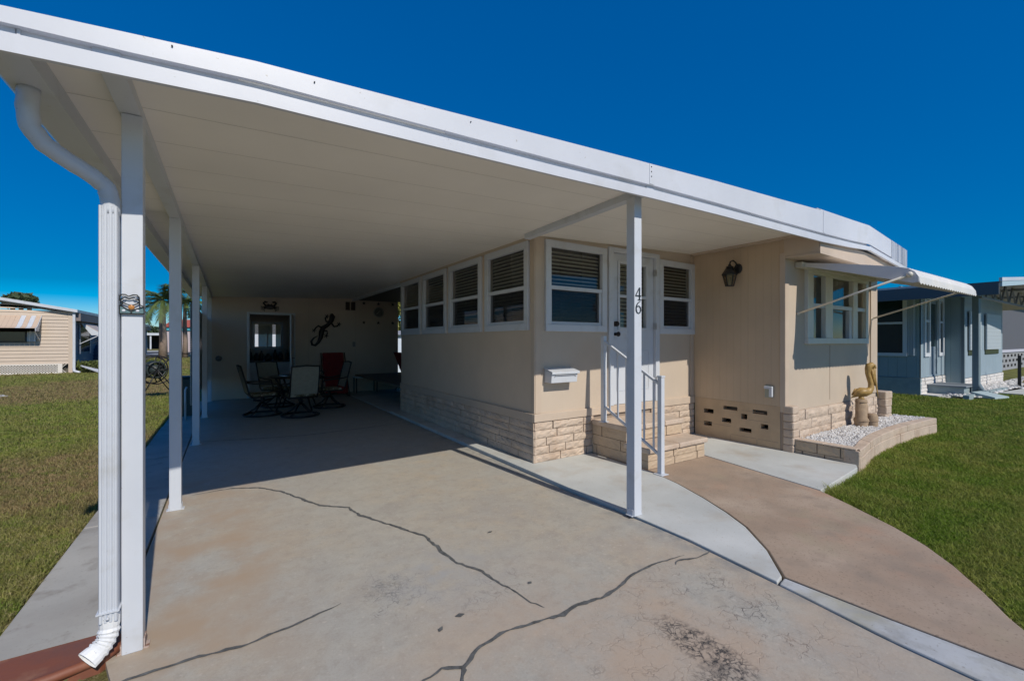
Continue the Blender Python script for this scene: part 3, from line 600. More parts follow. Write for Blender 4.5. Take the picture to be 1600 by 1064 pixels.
# gutter along the left eave
b=B(); g0,g1=2.165,12.95
prof=[(-.597,2.522),(-.597,2.44),(-.72,2.435),(-.745,2.46),(-.75,2.53),(-.74,2.53),(-.735,2.465),(-.715,2.445),(-.605,2.45),(-.605,2.522)]
n=len(prof); vs=[(x,g0,z) for x,z in prof]+[(x,g1,z) for x,z in prof]; b.add(vs,[(i,(i+1)%n,n+(i+1)%n,n+i) for i in range(n)]+[tuple(range(n)),tuple(range(2*n-1,n-1,-1))]); b.box(-.735,-.61,2.168,2.18,2.45,2.52)
gut=b.build('gutter',white,cp)
# posts
b=B()
def post(x,y,zt,zb=0,w=.084,name='post',grooved=True):
    b=B(); b.box(x-w/2,x+w/2,y-w/2,y+w/2,zb,zt)
    if grooved:
        for k in (-1,0,1):
            b.box(x+k*.022-.0045,x+k*.022+.0045,y-w/2-.0025,y-w/2,zb+.002,zt-.003)
    o=b.build(name,white,cp,bev=.0035)
    f=B(); f.box(x-w/2-.02,x+w/2+.02,y-w/2+.01,y+w/2-.01,zb,zb+.006)
    for s in(-1,1): f.box(x+s*(w/2+.001),x+s*(w/2+.006),y-.03,y+.03,zb+.001,zb+.05)
    f.build('base_bracket',mat('rusty_bracket',(.45,.36,.32),.7,mix2=[((.2,.07,.03),30,.5,.6)]) if name=='post' and abs(y-2.66)<.1 else white,o)
    return o
for y in (4.685,7.46,10.05,12.62): post(-.378,y,2.476,0,.082,grooved=False)
post(-.371,2.668,2.474,.0,.076,grooved=False)
rp=post(2.742,2.405,2.586,.04,.084,grooved=False)
# house number 46 on the street face of the right post
b=B(); YN=2.405-.042-.004
def stroke(pts,ws):
    n=len(pts); vs=[];fs=[]
    for i,(x,z) in enumerate(pts):
        a_=pts[max(i-1,0)];c_=pts[min(i+1,n-1)];dx,dz=c_[0]-a_[0],c_[1]-a_[1];l=math.hypot(dx,dz) or 1;nx,nz=-dz/l*ws[i]/2,dx/l*ws[i]/2
        for Y in(YN,YN+.0035): vs+=[(x+nx,Y,z+nz),(x-nx,Y,z-nz)]
    for i in range(n-1):
        o=4*i;p=o+4; fs+=[(o,o+1,p+1,p),(o+2,p+2,p+3,o+3),(o,p,p+2,o+2),(o+1,o+3,p+3,p+1)]
    fs+=[(0,2,3,1),(4*n-4,4*n-3,4*n-1,4*n-2)]; b.add(vs,fs)
X=2.742; z0=1.762
stroke([(X+.014,z0),(X+.014,z0+.1)],[.014,.014]); stroke([(X+.012,z0+.1),(X-.031,z0+.036)],[.006,.008]); stroke([(X-.034,z0+.034),(X+.032,z0+.034)],[.010,.009]); stroke([(X-.006,z0+.002),(X+.034,z0+.002)],[.006,.006])
z0=1.655; import math as _m
stroke([(X+.024,z0+.098),(X+.0,z0+.088),(X-.018,z0+.068),(X-.026,z0+.045),(X-.025,z0+.025),(X-.014,z0+.007),(X+.002,z0+.001),(X+.018,z0+.008),(X+.027,z0+.026),(X+.025,z0+.045),(X+.012,z0+.058),(X-.004,z0+.06),(X-.022,z0+.047)],[.004,.007,.010,.013,.014,.010,.007,.010,.014,.013,.009,.007,.005])
b.build('house_number',mat('number_metal',(.05,.06,.07),.4,metal=.4),rp)
# dark mildew specks under the beam by the right post
for k in range(12): 
    b=B(); y=2.65+rnd.gauss(.12 if k%2 else .45,.07); x=2.80+rnd.uniform(0,.05)+ (y-2.2)*.04; b.ball((x,y,zs_(x)-.001),.004*rnd.uniform(.6,1.6),6,4,rz=.3); b.build('mildew_speck',dark,cp)
# downspout from the gutter outlet to the tray
b=B(); Yd=2.62
path=[(-.665,2.50,2.44),(-.67,2.50,2.36),(-.665,2.51,2.29),(-.63,2.53,2.235),(-.57,2.56,2.195),(-.50,2.59,2.155),(-.455,2.61,2.115),(-.444,2.62,2.06),(-.444,2.62,2.0)]
P2=[]
for i in range(len(path)-1):
    for k in range(3):
        p=Vector(path[i]).lerp(Vector(path[i+1]),k/3); P2.append(p)
P2.append(Vector(path[-1])); rs=[.034+(.0016 if i%2 else 0) for i in range(len(P2))]
b.tube(P2,rs,12); ds=b.build('downspout_elbow',white,cp)
b=B(); x0,x1,y0,y1=-.480,-.413,2.585,2.655
poly=[]
for k in range(4): # fluted front
    xa=x0+(x1-x0)*k/4; xb=x0+(x1-x0)*(k+1)/4; poly+=[(xa+.0015,y0+.006),(xa+.0045,y0),(xb-.0045,y0),(xb-.0015,y0+.006)]
poly+=[(x1,y1),(x0,y1)]
b.prism(poly,.19,2.03); b.build('downspout',white,cp)
b=B(); path=[(-.4465,2.62,.215),(-.4465,2.619,.165),(-.449,2.613,.130),(-.457,2.603,.105),(-.470,2.590,.088),(-.487,2.573,.076),(-.507,2.553,.066)]
P2=[]
for i in range(len(path)-1):
    for k in range(3): P2.append(Vector(path[i]).lerp(Vector(path[i+1]),k/3))
P2.append(Vector(path[-1])); rs=[(.037+(.0035 if i%2 else -.0025) if 3<i<15 else .037) for i in range(len(P2))]
nn_=len(P2); b.tube(P2,rs,14,flat=[(.88-.36*max(0,(i-9)/(nn_-10)),1+.25*max(0,(i-9)/(nn_-10))) for i in range(nn_)],caps=False); b.sm=[False]*len(b.sm); b.build('downspout_shoe',mat('scuffed_white',(.74,.75,.76),.45,mix2=[((.16,.17,.17),38,.64,.67,4)],bump=(40,.3,.004)),cp)
b=B(); b.box(-.486,-.407,2.579,2.66,.232,.238); b.tube([(-.4465,2.583,.21),(-.4465,2.574,.21)],.006,8); b.build('downspout_collar',white,cp)
# louvred privacy screen between the rear posts
b=B(); b.box(-.445,-.43,7.52,12.85,1.95,1.975); b.box(-.445,-.43,7.52,12.85,.545,.57)
z=.575
while z<1.94: b.hexa([(-.452,7.52,z),(-.434,7.52,z+.002),(-.434,12.85,z+.002),(-.452,12.85,z),(-.446,7.52,z+.03),(-.430,7.52,z+.03),(-.430,12.85,z+.03),(-.446,12.85,z+.03)]); z+=.033
b.build('louvre_screen',mat('grey_green_louvre',(.22,.27,.27),.5),cp)
# ================================================================ FRONT STEPS, HANDRAIL
st=thing('front_steps','two beige painted block steps leading up to the white front door','steps',(4.4,3.6,.04))
b=B(); b.box(3.85,4.80,3.48,4.02,.04,.445); b.box(3.83,4.83,3.17,3.478,.04,.235); b.build('step_core',mortar,st)
PS=lambda u,z,d:(u,3.47-d,z); PS2=lambda u,z,d:(u,3.16-d,z); PSL=lambda u,z,d:(3.83-d,u,z); PSR=lambda u,z,d:(4.83+d,u,z)
blk=mat('step_block',(.50,.385,.27),.75,var=(7,.08),bump=(38,.45,.008))
b=B()
for P,args in ((PS,(3.84,4.82,.275,.40,.12,.42,11)),(PS2,(3.82,4.84,.04,.215,.088,.42,12)),(PSL,(3.47,4.02,.04,.40,.12,.5,13)),(PSL,(3.17,3.47,.04,.215,.088,.6,14)),(PSR,(3.17,3.47,.04,.215,.088,.4,15)),(PSR,(3.47,4.02,.04,.40,.12,.4,16))):
    q=blocks(P,*args,proud=.012,rough=.006); b.add(q.v,q.f)
b.build('riser',blk,st)
b=B()
for x0,x1 in ((3.80,4.12),(4.126,4.48),(4.486,4.85)): b.box(x0,x1,3.44,4.02,.40,.462)
for x0,x1 in ((3.78,4.32),(4.327,4.87)): b.box(x0,x1,3.12,3.476,.215,.272)
b.build('tread',brick,st,bev=.014)
hr=thing('handrail','white metal handrail with five balusters beside the front steps','handrail',(3.82,3.0,.04))
XR=3.80
b=B(); b.box(XR-.026,XR+.026,3.775,3.827,.462,1.50); b.build('rail_post',white,hr,bev=.003)
b=B(); b.box(XR-.026,XR+.026,2.945,2.997,.05,1.055); b.build('rail_post',white,hr,bev=.003)
b=B(); b.box(XR-.032,XR+.032,2.939,3.003,1.056,1.075); b.build('post_cap',white,hr,bev=.004)
b=B(); b.box(XR-.055,XR+.055,2.915,3.027,.041,.049); b.build('base_plate',white,hr,bev=.002)
b=B(); b.box(XR-.05,XR+.05,3.76,3.84,.463,.470); b.build('base_plate',white,hr,bev=.002)
b=B(); b.bar((XR,3.775,1.425),(XR,2.997,.99),.034,.026); b.build('top_rail',white,hr,bev=.003)
b=B(); b.bar((XR,3.775,.645),(XR,2.997,.245),.03,.024); b.build('bottom_rail',white,hr,bev=.003)
for k in range(6):
    y=3.70-.127*k; f=(3.775-y)/(3.775-2.997)
    b=B(); b.box(XR-.008,XR+.008,y-.008,y+.008,.645-.4*f+.008,1.425-.435*f-.012); b.build('baluster',white,hr)
# ================================================================ MAILBOX
mb=thing('mailbox','white metal mailbox hanging on the beige wall left of the steps','mailbox',(3.28,4.0,1.0))
x0,x1=3.085,3.475
b=B(); b.hexa([(x0,3.915,.955),(x1,3.915,.955),(x1,4.048,.955),(x0,4.048,.955),(x0,3.90,1.075),(x1,3.90,1.075),(x1,4.048,1.115),(x0,4.048,1.115)]); b.build('box',white,mb,bev=.006)
b=B(); b.hexa([(x0-.012,3.885,1.079),(x1+.012,3.885,1.079),(x1+.012,4.049,1.119),(x0-.012,4.049,1.119),(x0-.012,3.885,1.087),(x1+.012,3.885,1.087),(x1+.012,4.049,1.127),(x0-.012,4.049,1.127)]); b.box(x0-.012,x1+.012,3.880,3.8845,1.058,1.087); b.build('lid',white,mb,bev=.002)
b=B(); b.tube([(x0+.04,3.897,1.03),(x0+.05,3.893,1.045),(x1-.05,3.893,1.045),(x1-.035,3.897,1.028)],.0045,6); b.build('handle',mat('grey_trim',(.35,.36,.38),.5),mb)
# ================================================================ WALL LANTERN
wlamp=thing('wall_lantern','black coach lantern with glass panes mounted on the grooved tan wall','lantern',(5.93,3.39,2.35))
b=B(); b.ball((5.918,3.345,2.44),.06,14,8,rx=.35,rz=1.2); b.tube([(5.91,3.345,2.46),(5.87,3.35,2.52),(5.83,3.365,2.55),(5.79,3.38,2.53),(5.79,3.39,2.49)],.010,8); b.build('bracket',dark,wlamp)
b=B(); cx_,cy_=5.79,3.39
def hexring(r,z,n=6): return [(cx_+r*math.cos(2*math.pi*k/n),cy_+r*math.sin(2*math.pi*k/n),z) for k in range(n)]
b.lathe([(.004,2.50),(.018,2.495),(.02,2.475),(.05,2.46),(.045,2.45)],(cx_,cy_,0),10)
b.lathe([(.04,2.455),(.098,2.365),(.1,2.352),(.092,2.350)],(cx_,cy_,0),6)
T=hexring(.088,2.352);Bm=hexring(.052,2.20)
for k in range(6): b.bar(T[k],Bm[k],.010)
for k in range(6): b.bar(Bm[k],Bm[(k+1)%6],.011); 
b.lathe([(.0,2.19),(.055,2.196),(.05,2.205)],(cx_,cy_,0),6)
b.build('lantern_frame',dark,wlamp)
b=B(); vs=T+Bm
vs=[(cx_+(x-cx_)*.96,cy_+(y-cy_)*.96,z) for x,y,z in vs]; b.add(vs,[(k,(k+1)%6,6+(k+1)%6,6+k) for k in range(6)]); b.build('lantern_glass',glassmat('lantern_glass',(.55,.5,.42),.10,.08),wlamp)
b=B(); b.tube([(cx_,cy_,2.21),(cx_,cy_,2.30)],.012,8); b.build('candle_tube',mat('cream_plastic',(.6,.55,.4),.5),wlamp)
# ================================================================ AWNING
aw=thing('window_awning','off white metal awning with scalloped edge above the triple window','awning',(7.5,2.7,2.2))
ax0,ax1=6.29,8.70
prof=[(2.70,2.455),(2.35,2.395),(2.0,2.325),(1.75,2.27),(1.64,2.235),(1.585,2.195),(1.555,2.14),(1.548,2.075)]
b=B(); vs=[];fs=[]; nx=int((ax1-ax0)/.05)
for i in range(nx+1):
    x=ax0+(ax1-ax0)*i/nx
    for j,(y,z) in enumerate(prof):
        vs.append((x,y,z-(.018*((i%2)) if j==len(prof)-1 else 0)+.0045*(1 if i%2 else -1)*(j<len(prof)-1)))
m=len(prof)
for i in range(nx):
    for j in range(m-1): fs.append((i*m+j,(i+1)*m+j,(i+1)*m+j+1,i*m+j+1))
b.add(vs,fs,False); o=b.build('canopy',mat('awning_metal',(.74,.72,.68),.45,var=(5,.04)),aw); s_=o.modifiers.new('t','SOLIDIFY'); s_.thickness=.006
aws=mat('awning_side_panel',(.66,.65,.65),.55,var=(5,.04))
for x in (ax0-.006,ax1+.002):
    poly=[(x,y,z+.006) for y,z in prof]+[(x,1.60,2.075),(x,1.75,2.125),(x,2.3,2.30),(x,2.70,2.415)]
    b=B(); b.extr(poly,(.006,0,0)); b.build('side_panel',aws,aw)
b=B(); b.box(6.20,8.74,2.66,2.745,2.395,2.465); b.build('mounting_rail',mat('awning_bracket',(.6,.57,.5),.6,var=(8,.08)),aw,bev=.006)
for x,xe in ((6.265,6.262),(8.745,8.72)):
    b=B(); b.tube([(x,2.735,1.80),(xe,1.62,2.165)],.0125,8); b.tube([(x,2.745,1.80),(x,2.72,1.80)],.02,8); b.ball((xe,1.62,2.17),.03,8,6); b.build('support_arm',mat('arm_tube',(.66,.62,.54),.45),aw)
# ================================================================ PLANTER, PEBBLES, STATUE
out=[(5.955,1.965),(6.15,1.985),(6.45,2.04),(6.77,2.095),(7.3,2.145),(7.86,2.168),(8.5,2.168),(9.1,2.15),(9.48,2.118)]
inn=[(6.07,2.075),(6.2,2.095),(6.46,2.155),(6.76,2.205),(7.28,2.265),(7.84,2.295),(8.48,2.297),(9.0,2.27),(9.50,2.24)]
pb=thing('planter_border','low curved beige block border around the white pebble bed','planter',(7.5,2.1,0))
b=B()
PB=lambda u,z,d:(5.965-d,u,z)
q=blocks(PB,1.985,2.635,-.03,.195,.113,.30,21,proud=.016,rough=.005); b.add(q.v,q.f)
b.build('front_face',blk,pb)
b=B(); b.prism([(5.948,1.968),(6.05,1.972),(6.09,2.06),(6.09,2.12),(5.948,2.12)],-.05,.1955); b.build('corner_block',brick,pb,bev=.01)
b=B(); b.box(5.97,6.085,2.125,2.64,-.05,.19); b.build('block_core',mortar,pb)
b=B(); L_=[]
def along(pts,s):
    for i in range(len(pts)-1):
        l=math.dist(pts[i],pts[i+1])
        if s<=l: t=s/l; return (pts[i][0]+(pts[i+1][0]-pts[i][0])*t,pts[i][1]+(pts[i+1][1]-pts[i][1])*t)
        s-=l
    return pts[-1]
To=sum(math.dist(out[i],out[i+1]) for i in range(8)); Ti=sum(math.dist(inn[i],inn[i+1]) for i in range(8)); nb=6
bands=((-.06,.118),(.122,.212))
for bi,(za,zb) in enumerate(bands):
    off=.5 if bi==0 else 0
    for k in range(-1,nb):
        s0=max(0,(k+off)/nb); s1=min(1,(k+1+off)/nb)
        if s1<=s0: continue
        s0+=.001
        j=rnd.uniform(-.003,.003); ts=[s0+(s1-s0)*q/4 for q in range(5)]
        o3=[along(out,t*To) for t in ts]; i3=[along(inn,t*Ti) for t in ts]
        if s1-s0<.02: continue
        b.prism([(x,y-j) for x,y in o3]+i3[::-1],za,zb+j*.3)
b.build('curved_border',brick,pb,bev=.008)
b=B(); 
for y0,y1 in ((2.0,2.32),(2.325,2.645)): b.box(5.945,6.09,y0,y1,.197,.214)
b.build('cap_block',brick,pb,bev=.006)
# pebbles
ico=[]; 
import bmesh
bm=bmesh.new(); bmesh.ops.create_icosphere(bm,subdivisions=1,radius=1); iv=np.array([v.co[:] for v in bm.verts]); jf=[[v.index for v in f.verts] for f in bm.faces]; bm.free()
def inpoly(x,y,poly):
    c=False;n=len(poly)
    for i in range(n):
        (x0,y0),(x1,y1)=poly[i],poly[i-1]
        if (y0>y)!=(y1>y) and x<(x1-x0)*(y-y0)/(y1-y0)+x0: c=not c
    return c
bed=[(6.08,2.66)]+inn+[(9.5,2.66),(9.36,2.78),(9.0,2.70)]
rg=np.random.default_rng(3); V=[];F=[];o_=0;cnt=0
while cnt<5200:
    x=rg.uniform(6.0,9.5);y=rg.uniform(2.05,2.72)
    if not inpoly(x,y,bed): continue
    A=rg.normal(size=(3,3)); Q,_=np.linalg.qr(A); s=rg.uniform(.008,.019)*np.array([1.25,.85,.6])
    v=(iv*rg.uniform(.8,1.2,size=(len(iv),1))*s)@Q.T+np.array([x,y,.182+rg.uniform(0,.014)+.008*math.sin(x*9)*math.cos(y*15)]); V.append(v); F+= [tuple(i+o_ for i in f) for f in jf]; o_+=len(iv); cnt+=1
b=B(); b.v=[tuple(p) for p in np.concatenate(V)]; b.f=F; b.sm=[False]*len(F); b.mi=[0]*len(F)
b.prism(bed,.0,.176); tag(b.build('pebble_bed',pebm),kind='stuff')
# pelican statue
rv=Vector((.838,-.546,0)); 
pc=Vector((7.80,2.56,0))
def W(u,z,d=0): return pc+rv*u+Vector((.546,.838,0))*d+Vector((0,0,z))
pel=thing('pelican_statue','gold painted pelican statue perched on short wooden pilings in the pebble bed','statue',(7.80,2.56,.18))
b=B()
b.tube([W(-.155,.605),W(-.10,.63),W(-.06,.665),W(0,.69),W(.055,.69),W(.11,.705),W(.145,.755),W(.14,.82),W(.115,.90),W(.095,.97),W(.10,1.03),W(.115,1.075),W(.15,1.085),W(.185,1.07),W(.205,1.04)],[.004,.018,.045,.070,.066,.052,.038,.033,.032,.032,.040,.047,.045,.032,.018],14)
b.build('body',gold,pel)
b=B()
b.tube([W(.19,1.045,0),W(.195,.95,0),W(.215,.82,0),W(.235,.70,0),W(.25,.605,0)],[.034,.026,.019,.013,.006],10,flat=(.6,1)); b.tube([W(.155,1.03,0),W(.165,.95,0),W(.18,.87,0),W(.20,.78,0)],[.02,.024,.018,.005],8); b.build('bill',gold,pel)
for s in(-1,1):
    b=B(); b.tube([W(-.11,.645,s*.035),W(-.04,.70,s*.06),W(.04,.70,s*.063),W(.09,.68,s*.05)],[.015,.038,.04,.02],8,flat=(.45,1)); b.build('wing',gold,pel)
    b=B(); b.ball(W(.165,1.075,s*.038),.008,8,6); b.build('eye',dark,pel)
b=B(); b.tube([W(.0,.63),W(.0,.58)],[.03,.045],8); b.build('feet',gold,pel)
b=B(); b.lathe([(.078,.15),(.082,.21),(.078,.215),(.092,.27),(.09,.30),(.072,.32),(.07,.585),(.06,.59)],tuple(pc),14); 
pc2=W(.135,0,-.03); b.lathe([(.062,.15),(.068,.2),(.073,.27),(.071,.35),(.055,.375),(.05,.38)],tuple(pc2),12); pc3=W(.09,0,.06); b.lathe([(.05,.15),(.05,.48),(.045,.485)],tuple(pc3),10)
b.build('piling',pilem,pel)
b=B()
for cc,r_,z in ((pc,.0925,.275),(pc2,.0745,.28),(pc,.0735,.55)): b.tube([(cc.x+r_*math.cos(a*math.pi/12),cc.y+r_*math.sin(a*math.pi/12),z) for a in range(24)],.006,5,closed=True)
b.build('rope_band',pilem,pel)
# ================================================================ FROG ORNAMENT on left post
fr=thing('frog_ornament','small green stained glass frog ornament hanging on the front left post','ornament',(-.371,2.62,1.6))
fx,fz,Y=-.377,1.598,2.618
def FP(pts): return [(fx+x*.0011,Y,fz+z*.0011) for x,z in pts]
outl=[(-32,-36),(-33,-5),(-24,5),(-31,20),(-34,34),(-26,42),(-14,42),(-4,35),(10,42),(22,42),(29,33),(30,15),(30,2),(44,-6),(45,-36)]
frm=mat('lead_came',(.03,.035,.035),.4,metal=.5); frg=mat('green_glass',(.13,.20,.21),.15); fro=mat('amber_glass',(.5,.22,.06),.15)
b=B(); b.tube(FP(outl),.0032,6,closed=True); b.tube(FP([(-30,20),(-16,30),(-4,26),(12,30),(28,20)]),.003,6); b.tube(FP([(-28,12),(-10,2),(4,-2),(18,2),(30,12)]),.003,6); b.tube(FP([(-30,-2),(-12,-16),(4,-26),(22,-16),(42,-8)]),.003,6); b.tube(FP([(4,-26),(4,-36)]),.003,6); b.build('lead_outline',frm,fr)
b=B(); b.extr([(x,y+.001,z) for x,y,z in FP([(-31,-35),(-31,-8),(-12,-16),(4,-26),(4,-35)])],(0,.002,0)); b.extr([(x,y+.001,z) for x,y,z in FP([(5,-35),(5,-26),(22,-16),(43,-9),(43,-35)])],(0,.002,0)); b.build('glass_piece',frg,fr)
b=B(); b.ball((fx+.005,Y,fz-.010),.012,10,6,ry=.4); b.build('amber_bead',fro,fr)
for x,z in ((-18,26),(16,26),(-20,-24),(24,-24)):
    b=B(); b.ball((fx+x*.0011,Y,fz+z*.0011),.006,8,5,ry=.4,rx=1.3); b.build('white_glass_piece',white,fr)
# ================================================================ BACK WALL (utility room) with open doorway
sh=thing('utility_room','beige utility room closing the back of the carport with an open doorway','outbuilding',(2,13,0))
PBk=Pfront(12.92)
shw=mat('utility_wall',(.60,.50,.41),.7,var=(1.2,.05),groove=(0,1.22,.006,.003,.7))
b=B(); panel(b,PBk,-.47,4.30,-.03,2.78,.12,[(.45,1.46,0.0,2.13)]); b.build('wall',shw,sh)
b=B(); b.box(-.47,-.40,13.05,15.6,-.03,2.75); b.box(4.2,4.29,13.05,15.6,-.03,2.75); b.build('wall',shw,sh)
b=B(); panel(b,Pfront(15.6),-.47,4.29,-.03,2.75,.08,[(.62,1.42,1.25,2.0)]); b.build('wall',shw,sh)
b=B(); b.box(-.5,4.32,13.0,15.75,2.79,2.85); b.build('roof',white,sh)
b=B(); b.box(-.40,4.2,13.05,15.5,-.02,.005); b.build('floor',interior,sh)
b=B(); b.box(.39,.45,12.90,12.96,0,2.19); b.box(1.46,1.50,12.90,12.96,0,2.19); b.box(.45,1.46,12.90,12.96,2.13,2.19); b.build('door_frame',white,sh,bev=.004)
b=B(); M=Matrix.Translation((1.49,12.905,1.06))@Matrix.Rotation(R(-72),4,'Z')@Matrix.Translation((.30,0,0)); 
b=B(); M=Matrix.Translation((1.455,12.90,1.065))@Matrix.Rotation(R(-101),4,'Z')@Matrix.Translation((.42,0,0)); b.obox(M,.84,.035,2.1)
dd=b.build('door',white,sh,bev=.003); b=B(); b.tube([M@Vector((.34,-.02,-.05)),M@Vector((.34,-.07,-.05)),M@Vector((.25,-.075,-.05))],.009,6); b.tube([M@Vector((.34,.02,-.05)),M@Vector((.34,.07,-.05)),M@Vector((.25,.075,-.05))],.009,6); b.build('handle',bronze,dd)
cabm=mat('white_cabinet',(.75,.79,.84),.5)
b=B(); b.box(.3,1.9,13.9,14.45,.02,.86); b.box(.3,1.05,13.885,13.898,.62,.84); b.box(.3,1.05,13.885,13.898,.06,.60); b.box(1.08,1.9,13.885,13.898,.62,.84); b.box(1.08,1.9,13.885,13.898,.06,.60); b.build('cabinet',cabm,sh,bev=.004)
b=B(); b.box(.28,1.95,13.85,14.5,.862,.90); b.build('worktop',mat('brown_worktop',(.16,.11,.08),.5),sh)
b=B()
for x,w_,h_ in ((.50,.05,.34),(.66,.07,.22),(.78,.05,.28),(.95,.09,.2),(1.12,.05,.31),(1.25,.07,.24),(1.42,.05,.30),(1.55,.05,.2)): b.lathe([(w_,.90),(w_*1.05,.90+h_*.6),(w_*.5,.9+h_*.8),(w_*.45,.9+h_)],(x,14.15,0),10)
b.build('bottle_row',mat('dark_bottles',(.05,.045,.05),.3),sh)
b=B(); b.box(.60,.66,15.49,15.53,1.22,2.05); b.box(1.38,1.44,15.49,15.53,1.22,2.05); b.box(.66,1.38,15.49,15.53,1.98,2.05); b.box(.66,1.38,15.49,15.53,1.22,1.28); b.box(1.0,1.04,15.49,15.53,1.28,1.98); b.build('rear_window_frame',white,sh)
b=B()
for k in range(11): b.box(.665,1.375,15.44,15.45,1.665+k*.029,1.689+k*.029)
b.build('rear_blind',blind,sh)
# decor
liz=thing('lizard_wall_art','dark metal lizard with curled tail hanging on the back wall','wall art',(2.2,12.89,1.78))
Yd=12.885
def LZ(px): return [(lambda r_:(r_[0],Yd,r_[1]))(gyp(u,v)) for u,v in px]
def gyp(u,v,Yp=12.9):
    th=math.atan(443/680);s,c=math.sin(th),math.cos(th);a=(u-800)/680;r=(s+a*c,c-a*s,(534-v)/680);k=Yp/r[1];return r[0]*k,1.43+r[2]*k
zz=lambda x,y:(380+x/8.1875,470+y/8.1875)
b=B(); b.tube(LZ([zz(1130,165),zz(1140,200),zz(1125,255),zz(1080,310),zz(1020,345),zz(1000,400),zz(990,470),zz(960,530),zz(920,570),zz(880,560),zz(870,520),zz(900,480),zz(950,450)]),[.03,.075,.065,.05,.065,.068,.055,.04,.033,.03,.028,.022,.01],10,flat=(1,1)); b.build('body',dark,liz)
for L_ in ([(1115,270),(1060,265),(1050,225),(1070,200)],[(1130,290),(1160,330),(1200,325),(1225,300)],[(1010,350),(960,320),(930,345),(905,380)],[(1020,385),(1070,385),(1075,420),(1060,450)]):
    b=B(); p=LZ([zz(*q) for q in L_]); b.tube(p,[.026,.022,.02,.016],7)
    e=Vector(p[-1])
    for a in range(5): b.tube([e,e+Vector((math.cos(a*1.25)*.06,0,math.sin(a*1.25)*.06))],[.013,.007],5); b.ball(e+Vector((math.cos(a*1.25)*.05,0,math.sin(a*1.25)*.05)),.011,6,4,ry=.5)
    b.build('leg',dark,liz)
crab=thing('crab_wall_art','dark metal crab hanging over the open doorway','wall art',(.9,12.89,2.36))
c0=Vector((.90,Yd,2.33)); b=B(); b.ball(c0,.12,12,8,ry=.15,rz=.55)
for s in(-1,1):
    b.ball(c0+Vector((s*.04,-.01,.07)),.014,6,5)
b.build('shell',dark,crab)
for s in(-1,1):
    b=B(); b.tube([c0+Vector((s*.09,0,.03)),c0+Vector((s*.15,0,.10)),c0+Vector((s*.11,0,.13)),c0+Vector((s*.05,0,.12))],[.022,.02,.032,.012],6); b.build('claw',dark,crab)
    for k in range(3): b=B(); b.tube([c0+Vector((s*.10,0,-.01-.02*k)),c0+Vector((s*(.20-.03*k),0,.01-.03*k)),c0+Vector((s*(.19-.035*k),0,-.08-.02*k))],[.012,.01,.005],5); b.build('leg',dark,crab)
cl=thing('wall_clock','round pale wall clock on the back wall right of the twin vent','clock',(3.72,12.88,2.24))
b=B(); cc=Vector((3.70,12.9,2.29))
ring=[cc+Vector((.135*math.cos(a*math.pi/12),-.02,.135*math.sin(a*math.pi/12))) for a in range(24)]; b.tube(ring,.018,6,closed=True); b.build('rim',mat('clock_rim',(.35,.35,.33),.5),cl)
b=B(); b.extr([cc+Vector((.125*math.cos(a*math.pi/12),-.012,.125*math.sin(a*math.pi/12))) for a in range(24)],(0,.01,0)); b.build('dial',mat('clock_dial',(.14,.15,.14),.6),cl)
b=B(); b.bar(cc+Vector((0,-.02,0)),cc+Vector((.05,-.02,.06)),.012); b.bar(cc+Vector((0,-.02,0)),cc+Vector((-.06,-.02,-.05)),.010)
b.build('hand',mat('clock_hand',(.5,.5,.48),.5),cl)
stars=[]
for (px,py,lab) in ((568.5,474,'small dark metal star on the back wall, upper left of the clock'),(591,475,'small dark metal star on the back wall directly above the clock'),(613.5,476,'small dark metal star on the back wall, upper right of the clock'),(568.5,504,'small dark metal star on the back wall, lower left of the clock'),(591,504.5,'small dark metal star on the back wall directly below the clock'),(613.5,505,'small dark metal star on the back wall, lower right of the clock')):
    x,z=gyp(px,py); b=B(); b.extr([(x+(.055 if k%2==0 else .022)*math.sin(k*math.pi/5),12.885,z+(.055 if k%2==0 else .022)*math.cos(k*math.pi/5)) for k in range(10)],(0,.015,0)); tag(b.build('star_ornament',dark),lab,'wall star','metal stars around the wall clock')
b=B(); vt=thing('twin_vent','pair of dark rectangular vents high on the back wall','vent',(2.87,12.9,2.45))
for xa in (2.78,2.93):
    b=B(); b.box(xa,xa+.115,12.895,12.918,2.33,2.56)
    for k in range(7): b.box(xa+.008,xa+.107,12.885,12.894,2.34+k*.031,2.355+k*.031)
    b.build('louvre',mat('brown_vent',(.035,.02,.015),.7),vt)
b=B(); b.box(2.97,3.05,12.90,12.918,1.29,1.43); b.box(3.0,3.02,12.893,12.90,1.34,1.38); tag(b.build('switch_cover',mat('switch_grey',(.28,.27,.25),.5),bev=.003),'grey weatherproof switch cover on the back wall between lizard and clock','switch')
b=B(); b.tube([(-.20,12.918,1.02),(-.20,12.88,1.02)],.07,12); tag(b.build('round_outlet_cover',mat('round_cover_grey',(.14,.14,.15),.5)),'round grey cover on the back wall beside the louvred screen','outlet cover')
